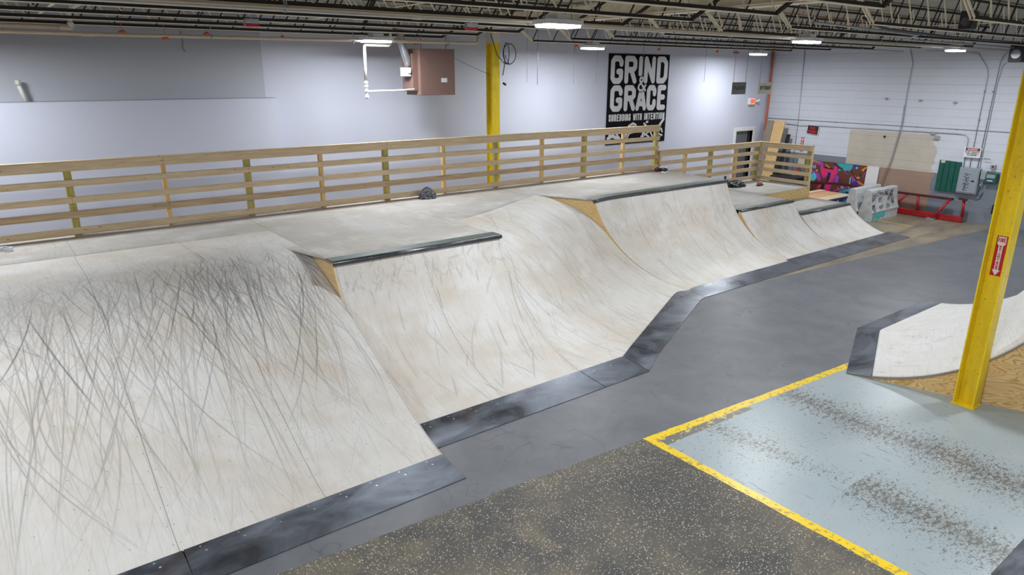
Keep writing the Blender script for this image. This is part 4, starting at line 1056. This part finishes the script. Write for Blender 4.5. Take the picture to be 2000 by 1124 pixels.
# speakers
for (c, s, lb) in [((10.3, 3.95, 4.36), .11, 'black loudspeaker hung under the joists at top right'), ((19.6, 6.33, 4.18), .2, 'black loudspeaker in the upper right corner by the block wall')]:
    t = thing('loudspeaker', lb, 'speaker', c); x, y, z = c
    bevel(MB().box((x-s*.8, y-s*.7, z-s), (x+s*.8, y+s*.7, z+s)).build('cabinet', M['black'], t), .01)
    MB().tube([(x-s*.8, y, z-.02), (x-s*.83, y, z-.02)], s*.5, 16).build('driver', M['coping'], t)
    MB().tube([(x, y, z+s), (x, y, 4.82)], .012, 6).build('bracket', M['chain'], t)
# chains
for (x, zb, k, lb) in [(9.86, 3.5, 0, 'first thin chain right of the distant column'), (10.16, 3.45, 1, 'second chain right of the distant column'), (11.24, 3.47, 1, 'chain halfway between distant column and banner'), (11.97, 3.47, 0, 'thin chain just left of the banner'), (13.55, 3.2, 0, 'thin wire hanging in front of the banner'), (16.0, 3.48, 0, 'thin chain between banner and cards')]:
    b = MB(); n = 22 if k else 1
    if k:
        L = (4.4-zb)/n
        for i in range(n): b.tube([(x, 12.4, zb+i*L+.004), (x, 12.4, zb+(i+1)*L-.006)], .0075, 5)
        b.tube([(x, 12.4, zb), (x, 12.4, ZR)], .004, 5)
    else: b.tube([(x, 12.4, zb), (x, 12.4, ZR)], .005, 5)
    tag(b.build('hanging_chain', M['chain']), lb, 'chain')
# cable loop at column
t = thing('coiled_cable', 'black cable looping from the top of the distant yellow column', 'cable', (8.9, 11.98, 4))
b = MB(); pts = [(8.62, 12.03, 4.45), (8.66, 12.0, 4.3), (8.72, 11.95, 4.05), (8.88, 11.95, 3.90)]
for a in np.linspace(-1.9, 4.6, 40): pts.append((9.03+.17*math.cos(a)+.004*a, 11.95, 4.07+.2*math.sin(a)))
pts += [(8.93, 11.95, 4.05), (8.90, 11.95, 3.8), (8.86, 11.95, 3.65)]
b.tube(pts, .009, 6); b.tube([(8.95+.07*math.cos(a), 11.94, 4.08+.21*math.sin(a)) for a in np.linspace(0, 2*PI, 24)], .008, 6)
b.build('loop', M['cable'], t, True)
MB().tube([(8.87, 11.95, 3.5), (8.93, 11.93, 3.46)], .022, 8).build('plug', M['black'], t)
# PVC vent and wall marks
t = thing('vent_pipe', 'white PVC vent stub standing on the wall ledge at far left', 'pipe', (.68, 13.1, 3.26))
MB().tube([(.70, 13.08, 3.262), (.645, 13.08, 3.52)], .03, 12).build('pipe_stub', M['pipew'], t, True)
MB().tube([(.652, 13.08, 3.49), (.638, 13.08, 3.57)], .038, 12).build('collar', M['pipew'], t, True)
tag(MB().tube([(3.05, YB-.03, 4.35), (3.07, YB-.04, 4.15), (3.05, YB-.03, 4.1), (3.09, YB-.03, 4.02)], .006, 5).build('loose_wire', M['chain']), 'short loose wire dangling from the ceiling on the upper left wall', 'wire')
tag(MB().tube([(7.62, 12.2, 4.12), (7.9, 12.2, 3.95), (8.15, 12.2, 3.86), (8.45, 12.15, 3.74), (8.655, 12.1, 3.66)], .004, 5).build('loose_wire', M['cable']), 'thin wire sagging between the brown heater and the yellow column', 'wire')

# ---------------------------------------------------------------- right wall things
XR = XW-.02
def conduit(label, pts, r=.014, boxes=(), straps=()):
    t = thing('wall_conduit', label, 'conduit', pts[0]); r *= .68; MB().tube(pts, r, 8).build('run', M['conduit'], t, True)
    if len(straps):
        b = MB()
        for p in straps: b.tube([(p[0]+.01, p[1]-.02, p[2]), (p[0]-.012, p[1]+.02, p[2])], r*1.9, 6)
        b.build('strap', M['conduit'], t)
    for q in boxes: bevel(MB().box(*q).build('junction_box', M['conduit'], t), .004)
conduit('upper thin horizontal conduit across the block wall', [(XR, 13.2, 2.345), (XR, 6.3, 2.34)], .012, straps=[(XR, y, 2.34) for y in (12, 10.9, 9.9, 8.6, 7.6)])
conduit('lower horizontal conduit bending down to the electrical panel', [(XR, 12.5, 2.2), (XR, 12.0, 2.17), (XR, 11.5, 2.2), (XR, 7.6, 2.22), (XR, 7.38, 2.21), (XR, 7.30, 2.12), (XR, 7.28, 1.4)], .017, [((XR-.03, 7.98, 2.04), (XR, 8.12, 2.14)), ((XR-.03, 8.1, 2.17), (XR, 8.22, 2.24))])
conduit('thin vertical conduit left on the block wall', [(XR, 12.17, 4.6), (XR, 12.1, 2.33), (XR, 12.1, .1)], .012)
conduit('bent conduit dropping from the roof to the electrical panel', [(XR-.3, 8.6, 4.3), (XR-.05, 7.9, 4.27), (XR, 7.44, 4.2), (XR, 7.2, 3.88), (XR, 7.14, 3.7), (XR, 7.14, 1.4)], .016, straps=[(XR, 7.14, 3.3), (XR, 7.14, 2.6)])
conduit('paired conduit dropping right of the bent one', [(XR-.2, 6.4, 4.28), (XR, 6.75, 4.27), (XR, 6.88, 4.15), (XR, 6.93, 3.98), (XR, 6.96, 1.4)], .016, straps=[(XR, 6.95, 3.3)])
conduit('thin conduit beside the paired one down to the panel', [(XR, 6.80, 3.98), (XR, 6.86, 3.9), (XR, 6.90, 3.5), (XR, 6.905, 1.4)], .011)
tag(MB().tube([(XR, 9.11, 4.5), (XR, 9.10, 4.33), (XR, 8.98, 4.0), (XR, 9.0, 3.3), (XR, 8.98, 2.4), (XR, 9.1, 1.4), (XR, 9.28, .6)], .008, 6).build('hanging_cable', M['chain']), 'dark cable hanging down the middle of the block wall', 'cable')
tag(MB().tube([(XR, 9.02, 2.9), (XR, 9.01, 2.4), (XR, 9.14, 1.4), (XR, 9.36, .6)], .005, 6).build('hanging_cable', M['chain']), 'thinner second cable beside the dark cable on the block wall', 'cable')
tag(MB().tube([(XR-.05, 13.18, ZR-.02), (XR-.05, 13.18, 0.0)], .03, 10).build('sprinkler_riser', M['orange'], None, True), 'orange red vertical pipe in the corner of the two walls', 'pipe')
t = thing('electrical_panel', 'grey electrical panel box with black marker tags', 'electrical box', (20.3, 7.1, .73))
bevel(MB().box((20.27, 6.85, .74), (20.39, 7.32, 1.4)).build('cabinet', M['grey'], t), .006)
bevel(MB().box((20.255, 6.87, .77), (20.27, 7.30, 1.375)).build('door', M['grey'], t), .004)
MB().box((20.24, 6.93, 1.06), (20.255, 7.0, 1.09)).build('latch', M['black'], t)
g = MB(); ff = frame3((20.255, 7.22, .82), (0, -1, 0), (0, 0, 1), (-1, 0, 0), .002); q = random.Random(3)
for k in range(8):
    v = .42-k*.055
    stroke2d(g, [(.04+q.uniform(-.02, .03), v), (.1, v+q.uniform(-.04, .05)), (.06+q.uniform(0, .05), v-.04), (.17+q.uniform(-.02, .02), v+q.uniform(-.03, .03))], .012, ff)
g.build('graffiti_tag', M['marker'], t)
MB().bar((20.3, 6.84, 1.66), (20.3, 6.68, 1.66), .012, .012).build('switch_lever', M['black'], t)
t = thing('metal_panel', 'dark green ribbed metal panel left of the electrical panel', 'panel', (20.33, 7.6, .72))
for k in range(4):
    y1 = 7.86-k*.135; bevel(MB().box((20.33, y1-.125, .73), (20.38, y1, 1.53-.005*k)).build('slat', M['green'], t), .006)
MB().box((20.326, 7.72, 1.46), (20.33, 7.82, 1.53)).build('label_plate', M['card2'], t)
t = thing('transformer_box', 'small grey transformer box right of the electrical panel', 'electrical box', (20.32, 6.76, 1.1))
bevel(MB().box((20.27, 6.69, 1.14), (20.38, 6.82, 1.36)).build('cabinet', M['conduit'], t), .006)
MB().tube([(20.33, 6.82, 1.33), (20.33, 6.843, 1.33)], .02, 8).tube([(20.3, 6.75, 1.14), (20.3, 6.76, 1.02), (20.3, 6.80, .98), (20.36, 6.83, .9)], .014, 6).build('connector', M['conduit'], t)
t = thing('junction_box', 'small round-cornered junction box topmost right of the transformer box', 'electrical box', (20.34, 6.6, 1.4))
bevel(MB().box((20.31, 6.55, 1.42), (20.38, 6.66, 1.53)).build('cabinet', M['conduit'], t), .01); MB().tube([(20.31, 6.6, 1.48), (20.30, 6.6, 1.48)], .025, 8).build('knockout', M['black'], t)
t = thing('green_meter', 'dark green meter box on the block wall near the yellow column', 'electrical box', (20.3, 6.56, 1.05))
bevel(MB().box((20.24, 6.44, 1.07), (20.39, 6.70, 1.32)).build('cabinet', M['green'], t), .015)
MB().box((20.236, 6.48, 1.20), (20.24, 6.67, 1.29)).build('dial_plate', M['grey'], t); MB().box((20.236, 6.52, 1.12), (20.24, 6.64, 1.145)).build('nameplate', M['white'], t)
tag(MB().tube([(20.38, 6.8, .96), (20.36, 6.82, .86), (20.36, 6.84, .72), (20.37, 6.78, .70), (20.385, 6.72, .8), (20.385, 6.76, .64), (20.385, 6.86, .58)], .006, 6).build('loose_cable', M['cable']), 'thin black cord dangling below the transformer box', 'cable')
t = thing('wall_bracket', 'black bracket low on the block wall beside the yellow column', 'bracket', (20.3, 6.3, .34))
bevel(MB().box((20.26, 6.24, .3), (20.39, 6.42, .54)).build('body', M['black'], t), .01)
# faint sockets on wall
for y, z, lb in [(9.52, 3.05, 'left'), (8.62, 3.03, 'middle'), (7.76, 3.0, 'right')]:
    tag(MB().tube([(XW-.03, y+.05, z), (XW-.03, y, z+.02), (XW-.03, y-.05, z)], .014, 6).tube([(XW-.03, y, z+.02), (XW-.03, y+.01, z-.05)], .012, 6).build('wall_hook', M['conduit']), 'small grey hook stub high on the block wall, %s of three' % lb, 'hook')
tag(MB().tube([(XW-.02, 9.42, 2.02), (XW-.001, 9.42, 2.02)], .03, 12).build('wall_hole_cap', M['black']), 'round black cap on the unpainted wall patch', 'cap')

# graffiti wall panel (colour painted on a grid)
def paint_panel(w, h, res, bg):
    n, m = int(w/res)+1, int(h/res)+1
    U, V = np.meshgrid(np.linspace(0, 1, n), np.linspace(0, 1, m), indexing='ij'); C = np.ones((n, m, 3))*np.array(bg); return U, V, C
def poly_mask(U, V, pts):
    ins = np.zeros(U.shape, bool); n = len(pts)
    for i in range(n):
        (x0, y0), (x1, y1) = pts[i], pts[(i+1) % n]
        if y0 == y1: continue
        c = ((y0 > V) != (y1 > V)) & (U < (x1-x0)*(V-y0)/(y1-y0)+x0); ins ^= c
    return ins
def line_mask(U, V, pts, wd, asp):
    D = np.full(U.shape, 9.)
    for (x0, y0), (x1, y1) in zip(pts[:-1], pts[1:]):
        dx, dy = (x1-x0)*asp, y1-y0; t = np.clip((((U-x0)*asp)*dx+(V-y0)*dy)/(dx*dx+dy*dy+1e-9), 0, 1)
        D = np.minimum(D, np.hypot((U-x0)*asp-t*dx, V-y0-t*dy))
    return D < wd
MAG, PNK, TEA, BRN, ORG, BLU, BLK = (.36, .06, .42), (.85, .03, .16), (.03, .42, .48), (.15, .045, .03), (.80, .30, .03), (.02, .04, .45), (.02, .01, .02)
U, V, C = paint_panel(1.9, 1.15, .008, BRN); asp = 1.65
def pp(pts, c): C[poly_mask(U, V, pts)] = c
def pl_(pts, w_, c): C[line_mask(U, V, pts, w_, asp)] = c
def blob(x, y, rx, ry, c): C[((U-x)/rx)**2+((V-y)/ry)**2 < 1] = c
# the painted shapes, given on a board of 1255 x 960 units sheared by the lettering's slant
def G(x, y):
    yt = 40+.115*(x-190); h = y-yt; return ((x+.15*h-190)/1255.*.885+.115, 1-h/960.)
def gp(pts, c): pp([G(*p) for p in pts], c)
def gl(pts, w_, c): pl_([G(*p) for p in pts], w_/960., c)
def gb(x, y, rx, ry, c): u, v = G(x, y); blob(u, v, rx/1255.*.885, ry/960., c)
CY_ = (.10, .60, .68)
C[U < .115] = BRN; blob(.05, .8, .05, .12, TEA); blob(.06, .45, .04, .2, MAG); blob(.03, .2, .05, .1, PNK)
gl([(200, 50), (360, 95)], 12, ORG); gl([(190, 95), (370, 140)], 26, MAG); gb(225, 205, 38, 46, CY_); gb(225, 205, 14, 18, BRN); gb(285, 300, 32, 24, ORG)
gl([(150, 325), (300, 400), (335, 510)], 48, MAG); gb(180, 455, 90, 105, CY_); gb(140, 365, 35, 25, BLU)
gp([(380, 90), (410, 60), (445, 110), (440, 195), (560, 255), (690, 275), (700, 185), (765, 200), (790, 330), (725, 440), (610, 700), (575, 845), (445, 835), (455, 690), (590, 500), (615, 360), (560, 345), (540, 410), (450, 505), (395, 420), (370, 280)], MAG)
gp([(400, 130), (425, 215), (560, 270), (700, 290), (715, 195), (748, 215), (762, 330), (700, 420), (590, 650), (550, 830), (465, 825), (475, 690), (600, 500), (640, 345), (560, 320), (530, 330), (510, 400), (450, 480), (410, 400), (385, 260)], PNK)
gp([(440, 200), (680, 252), (672, 282), (460, 243)], BLK); gp([(555, 345), (622, 352), (560, 560), (470, 620), (385, 870), (340, 862), (430, 610), (525, 545)], BLK); gl([(500, 150), (585, 225)], 12, ORG)
gb(755, 520, 48, 105, MAG); gb(820, 520, 22, 70, (.09, .02, .03)); gp([(760, 118), (1130, 158), (1110, 250), (1020, 345), (920, 290), (900, 240), (830, 200)], TEA); gb(825, 285, 28, 26, TEA)
gl([(690, 130), (860, 260)], 12, BLK); gl([(1060, 240), (935, 320), (1015, 380)], 9, MAG); gp([(955, 318), (1020, 350), (1040, 300)], BLK)
gb(1185, 195, 48, 42, BLU); gb(1215, 235, 26, 26, CY_); gl([(1440, 215), (1335, 285)], 17, ORG); gl([(1370, 295), (1325, 370)], 14, ORG); gl([(1430, 290), (1285, 385), (1405, 515)], 13, BLK); gl([(1430, 310), (1340, 430), (1400, 500)], 9, MAG)
gb(1240, 470, 36, 26, ORG); gb(1170, 435, 14, 14, ORG); gp([(1088, 400), (1205, 545), (1110, 605)], MAG); gl([(1080, 300), (1200, 520), (1400, 690)], 12, BLK); gb(1180, 600, 72, 40, BLU); gl([(1230, 560), (1380, 660)], 17, ORG); gl([(1240, 615), (1370, 695)], 13, MAG)
gl([(1070, 470), (1050, 600), (1030, 730)], 13, CY_); gp([(1100, 680), (1340, 700), (1340, 830), (1200, 830)], BLU); gp([(780, 815), (950, 760), (1060, 740), (1190, 850), (1110, 940), (900, 930)], TEA); gl([(680, 800), (900, 735), (1050, 680)], 17, MAG)
gb(980, 825, 34, 20, BLU); gb(875, 705, 40, 24, CY_); gb(1150, 735, 30, 24, CY_); gb(775, 730, 18, 12, ORG); gp([(1270, 760), (1350, 790), (1330, 960), (1240, 940)], TEA)
P = np.stack([np.full(U.shape, 20.36), 11.66-U*1.9, .02+V*1.15], -1)
o = grid('graffiti_panel', P, M['vcol'], None, None, {'paint': C}, False, .015)
tag(o, 'colourful graffiti board with pink and teal lettering against the block wall', 'graffiti board')
tag(MB().prism([(20.30, 9.76, 0), (20.30, 9.42, 0), (20.38, 9.42, 1.165), (20.38, 9.76, 1.165)], (.015, 0, 0)).build('white_board', M['white']), 'plain white board leaning between graffiti board and brown wall', 'board')
# boards in the corner
tag(MB().prism([(19.72, 13.12, 0.0), (19.72, 12.97, 0.0), (20.15, 12.97, 1.95), (20.15, 13.12, 1.95)], (.03, 0, 0)).build('leaning_board', M['gwood']), 'short grey weathered board leaning in the corner', 'board')
tag(MB().prism([(19.52, 12.95, 0.0), (19.52, 12.72, 0.0), (20.04, 12.72, 2.3), (20.04, 12.95, 2.3)], (.03, 0, 0)).build('leaning_board', M['gwood']), 'tall grey board leaning just behind the bright plywood', 'board')
tag(MB().prism([(19.50, 12.70, 0.0), (19.50, 12.33, 0.0), (20.04, 12.33, 2.31), (20.04, 12.70, 2.31)], (.03, 0, 0)).build('leaning_board', M['bare']), 'tall bright bare plywood board leaning in the corner', 'board')
tag(MB().prism([(19.66, 12.32, 0.0), (19.66, 12.20, 0.0), (20.20, 12.20, 1.9), (20.20, 12.32, 1.9)], (.03, 0, 0)).build('leaning_board', M['black']), 'black board leaning at the right of the bright plywood', 'board')
# fire extinguisher, black bin, card by the wall
t = thing('fire_extinguisher', 'red fire extinguisher with yellow label on the block wall', 'fire extinguisher', (20.3, 11.9, .5))
MB().tube([(20.3, 11.9, .42), (20.3, 11.9, .80), (20.3, 11.9, .86)], [.07, .07, .03], 14).build('tank', M['signred'], t, True)
MB().box((20.225, 11.86, .62), (20.235, 11.95, .78)).build('yellow_label', plain('label_yellow', (.85, .65, .03), .5), t)
MB().box((20.225, 11.95, .66), (20.235, 12.0, .76)).build('white_label', M['white'], t)
MB().tube([(20.3, 11.9, .86), (20.3, 11.8, .9), (20.3, 11.76, .78)], .012, 6).build('handle', M['black'], t)
t = thing('black_tool_case', 'long black case with stickers on the floor behind the corner railing', 'case', (19.6, 11.7, 0))
bevel(MB().box((19.3, 11.3, 0), (19.9, 12.18, .72)).build('body', M['black'], t), .02)
for a, b in ((12.0, .62), (11.75, .65), (11.5, .6)): MB().box((19.295, a-.03, b-.03), (19.3, a+.03, b+.02)).build('sticker', M['grey'], t)
tag(MB().box((20.36, 11.70, .94), (20.385, 11.92, 1.2)).build('wall_notice', M['card2']), 'cream paper notice under the small extinguisher arrow', 'notice')
tag(MB().box((20.37, 11.75, .68), (20.388, 11.95, .94)).build('wall_patch_board', plain('brown_card', (.30, .22, .18), .7)), 'brown card square below the cream paper notice', 'board')

# ---------------------------------------------------------------- red frame
t = thing('red_truss', 'long red welded steel truss lying along the block wall', 'truss', (20.1, 9, 0))
b = MB(); b.box((20.05, 6.98, 0.01), (20.17, 11.3, .15)); bevel(b.build('base_beam', M['red'], t), .008)
b = MB(); b.box((20.06, 7.28, .545), (20.16, 9.8, .60)); bevel(b.build('top_beam', M['dred'], t), .006)
b = MB(); b.bar((20.1, 9.8, .585), (20.1, 10.3, .60), .09, .06); b.bar((20.1, 10.3, .6), (20.1, 11.45, .52), .09, .06); b.build('top_beam', M['dred'], t)
for (a, c) in [((20.1, 8.15, .55), (20.12, 8.1, .15)), ((20.1, 7.02, .60), (20.12, 6.99, .15)), ((20.1, 8.42, .57), (20.08, 8.78, .12)), ((20.1, 9.86, .57), (20.05, 10.2, .12)), ((20.1, 10.93, .52), (20.05, 11.15, .12)), ((20.1, 9.85, .57), (20.12, 9.75, .14))]:
    b = MB(); b.tube([a, c], .035, 10); b.build('brace', M['red'], t, True)
b = MB(); b.tube([(20.1, 7.33, .58), (19.88, 7.62, .04)], .034, 10); b.build('brace', M['red'], t, True)
b = MB(); b.bar((19.88, 7.54, .025), (19.88, 7.74, .025), .12, .04); b.build('foot_plate', M['steelhi'], t)
b = MB(); b.obox((20.08, 7.04, .61), (.06, 0, 0), (0, .09, .01), (0, 0, .02)); b.build('foot_plate', M['dred'], t)

# ---------------------------------------------------------------- plastic barriers
def barrier(x0, x1, y0, label, tags):
    t = thing('plastic_barrier', label, 'barrier', ((x0+x1)/2, y0+.22, 0))
    yc = y0+.18; prof = [(-.17, 0), (-.17, .2), (-.19, .22), (-.19, .26), (-.165, .28), (-.115, .45), (-.08, .78), (-.055, .81), (.055, .81), (.08, .78), (.115, .45), (.165, .28), (.19, .26), (.19, .22), (.17, .2), (.17, 0)]
    L = x1-x0; xs = [x0, x0+.28*L, x0+.42*L, x0+.62*L, x0+.76*L, x1]
    # body = bottom full length, uprights around two slots, top bar
    def cut(lo, hi):
        out = []
        def yat(z):
            zz = [p[1] for p in prof[:8]]; return float(np.interp(z, zz, [p[0] for p in prof[:8]]))
        zs = [lo]+[p[1] for p in prof[:8] if lo < p[1] < hi]+[hi]
        return [(yat(z), z) for z in zs]+[(-yat(z), z) for z in zs[::-1]]
    b = MB()
    for a, c, lo, hi in ((x0, x1, 0, .42), (x0, x1, .58, .81), (xs[0], xs[1], .42, .58), (xs[2], xs[3], .42, .58), (xs[4], xs[5], .42, .58)):
        b.prism([(a, yc+p[0], p[1]) for p in cut(lo, hi)], (c-a, 0, 0))
    o = b.build('body', M['barrier'], t)
    ff = lambda u, v, k=1: np.array((x0+u, yc-float(np.interp(v, [0, .2, .22, .26, .28, .45, .78, .81], [.17, .17, .19, .19, .165, .115, .078, .05]))-.006*k, v))
    if tags:
        q = random.Random(5); g = MB()
        def scr(u, v, n, s, sw):
            pts = [(u, v)]
            for k in range(n): u += s*q.uniform(.1, .5); pts.append((u, v+q.uniform(-.5, .5)*s*1.4))
            stroke2d(g, pts, sw*.75, ff)
        for u0, v0, k in ((.06, .64, 3), (.30, .68, 4), (.72, .69, 4), (.74, .62, 4), (1.0, .69, 3), (1.0, .60, 2), (.04, .38, 2), (.04, .31, 2), (.42, .34, 3), (1.05, .54, 2), (1.08, .42, 2), (.06, .55, 2), (.5, .66, 2), (.8, .34, 2)):
            for m_ in range(3): scr(u0, v0+m_*.03-.02, 5+k, .085, .011)
        g.build('black_graffiti', M['marker'], t)
        g = MB(); scr(.55, .68, 8, .07, .008); scr(.22, .7, 3, .05, .02); g.build('red_graffiti', M['pink'], t)
        g = MB()
        for u, v in ((.12, .06), (.12, .12), (.28, .13), (.42, .1), (.55, .14), (.33, .05), (.48, .17), (.2, .17), (.6, .1)): stroke2d(g, [(u, v), (u+.12, v+.03)], .08, lambda a, b_, k=1: ff(a, min(max(b_, .01), .2), k))
        g.build('teal_paint', M['teal'], t)
barrier(18.27, 19.74, 8.45, 'front white plastic barrier covered with black graffiti tags', True)
barrier(18.20, 19.6, 8.83, 'rear plain white plastic barrier behind the tagged one', False)
tag(bevel(MB().box((17.35, 8.62, 0), (17.75, 8.95, .14)).build('white_block', M['barrier']), .01), 'small white block on the floor at the end of the lowest quarter pipe', 'block')
# graffiti box with planks
t = thing('grind_box', 'low wooden box with graffiti front behind the barriers', 'skate box', (18.5, 9.8, 0))
MB().box((17.60, 9.62, .02), (19.5, 10.6, .42)).build('frame', M['plank'], t)
U, V, C = paint_panel(2.0, .42, .01, (.03, .02, .10)); asp = 4.8; q = np.random.RandomState(2)
for k in range(16):
    x = k/15.; c = [(.08, .55, .7), (.03, .02, .1), (.6, .75, .8), (.05, .3, .5)][k % 4]
    pl_([(x, q.uniform(0, .4)), (x+.04, q.uniform(.5, 1)), (x+.06, q.uniform(.1, .5))], .10, c)
P = np.stack([17.60+U*1.9, np.full(U.shape, 9.615), .01+V*.41], -1)
grid('graffiti_front', P, M['vcol'], t, None, {'paint': C}, False, .01)
MB().box((17.6, 9.62, .42), (19.5, 9.95, .435)).build('top_sheet', M['plank'], t)
MB().box((17.6, 9.95, .42), (19.5, 10.5, .44)).build('top_sheet', M['orangeply'], t)
tag(MB().box((17.5, 10.4, .44), (19.4, 10.56, .475)).build('loose_plank', M['plank']), 'pale loose plank lying on the back edge of the low wooden box', 'plank')

# ---------------------------------------------------------------- small things on the decks
def crumple(name, c, rx, ry, rz, mat, label, cat, seed, n=26):
    q = np.random.RandomState(seed); th = np.linspace(0, 2*PI, n, endpoint=False); ph = np.linspace(0, PI/2, 12)
    b = MB(); vs = []
    for j, p in enumerate(ph):
        for k, a in enumerate(th):
            s = 1+q.uniform(-.16, .16); vs.append((c[0]+rx*math.cos(a)*math.cos(p)**1.5*s, c[1]+ry*math.sin(a)*math.cos(p)**1.5*s, c[2]+rz*math.sin(p)**.9*(1+q.uniform(-.08, .08)) if j else c[2]+.002))
    fs = [(j*n+k, j*n+(k+1) % n, (j+1)*n+(k+1) % n, (j+1)*n+k) for j in range(11) for k in range(n)]
    fs.append(tuple(range(n))[::-1]); b.add(vs, fs); return tag(b.build(name, mat), label, cat)
crumple('plastic_bag', (6.38, 10.93, DK+.001), .17, .13, .2, M['bag'], 'crumpled dark grey plastic bag on the deck by the railing', 'bag', 3)
t = thing('tape_roll', 'clear tape roll lying at the far left edge of the deck', 'tape roll', (.07, 10.72, DK))
for k in (0, .045):
    b = MB(); n = 20
    ri, ro, h = .022, .05, .03; c = (.03+k, 10.75-k*1.2)
    vs = [(c[0]+r_*math.cos(2*PI*i/n), c[1]+r_*math.sin(2*PI*i/n), z) for z in (DK, DK+h+.02) for r_ in (ri, ro) for i in range(n)]
    fs = []
    for i in range(n):
        j = (i+1) % n; fs += [(i, n+i, n+j, j)[::-1], (2*n+i, 3*n+i, 3*n+j, 2*n+j), (n+i, n+j, 3*n+j, 3*n+i), (i, 2*n+i, 2*n+j, j)]
    b.add(vs, fs); b.build('roll', M['clear'], t)
def shoe(x, y, z, rz, up_, sole, label, grp=None):
    t = thing('skate_shoe', label, 'shoe', (x, y, z), rz, grp)
    def L(v): return np.array(v)+np.array((x, y, z))
    b = MB().tube([L((-.13, 0, .045)), L((-.08, 0, .06)), L((0, 0, .055)), L((.08, 0, .04)), L((.14, 0, .032))], [.03, .05, .045, .04, .02], 10); b.build('upper', up_, t, True)
    MB().box(L((-.14, -.045, 0)), L((.14, .045, .02))).build('sole', sole, t)
    MB().box(L((-.02, -.02, .09)), L((.06, .02, .1))).build('laces', M['white'], t)
shoe(12.68, 10.72, DK+.001, .4, M['black'], M['white'], 'black and white skate shoe nearest the railing end post')
shoe(12.62, 10.86, DK+.001, .1, M['black'], M['signred'], 'black skate shoe with red sole behind the first one')
crumple('black_sweatshirt', (15.5, 10.75, LD), .32, .22, .16, M['black'], 'crumpled black sweatshirt lying on the far lower deck', 'clothing', 6)
shoe(16.15, 10.45, LD, .2, plain('brown_suede', (.30, .12, .07), .7), M['black'], 'brown suede skate shoe beside the black sweatshirt')
t = thing('drink_bottle', 'small dark red bottle with black cap on the far lower deck', 'bottle', (15.4, 11.0, LD))
MB().tube([(15.4, 11.0, LD), (15.4, 11.0, LD+.15), (15.4, 11.0, LD+.2)], [.035, .035, .02], 12).build('body', M['dred'], t, True)
MB().tube([(15.4, 11.0, LD+.2), (15.4, 11.0, LD+.24)], .03, 12).build('cap', M['black'], t)
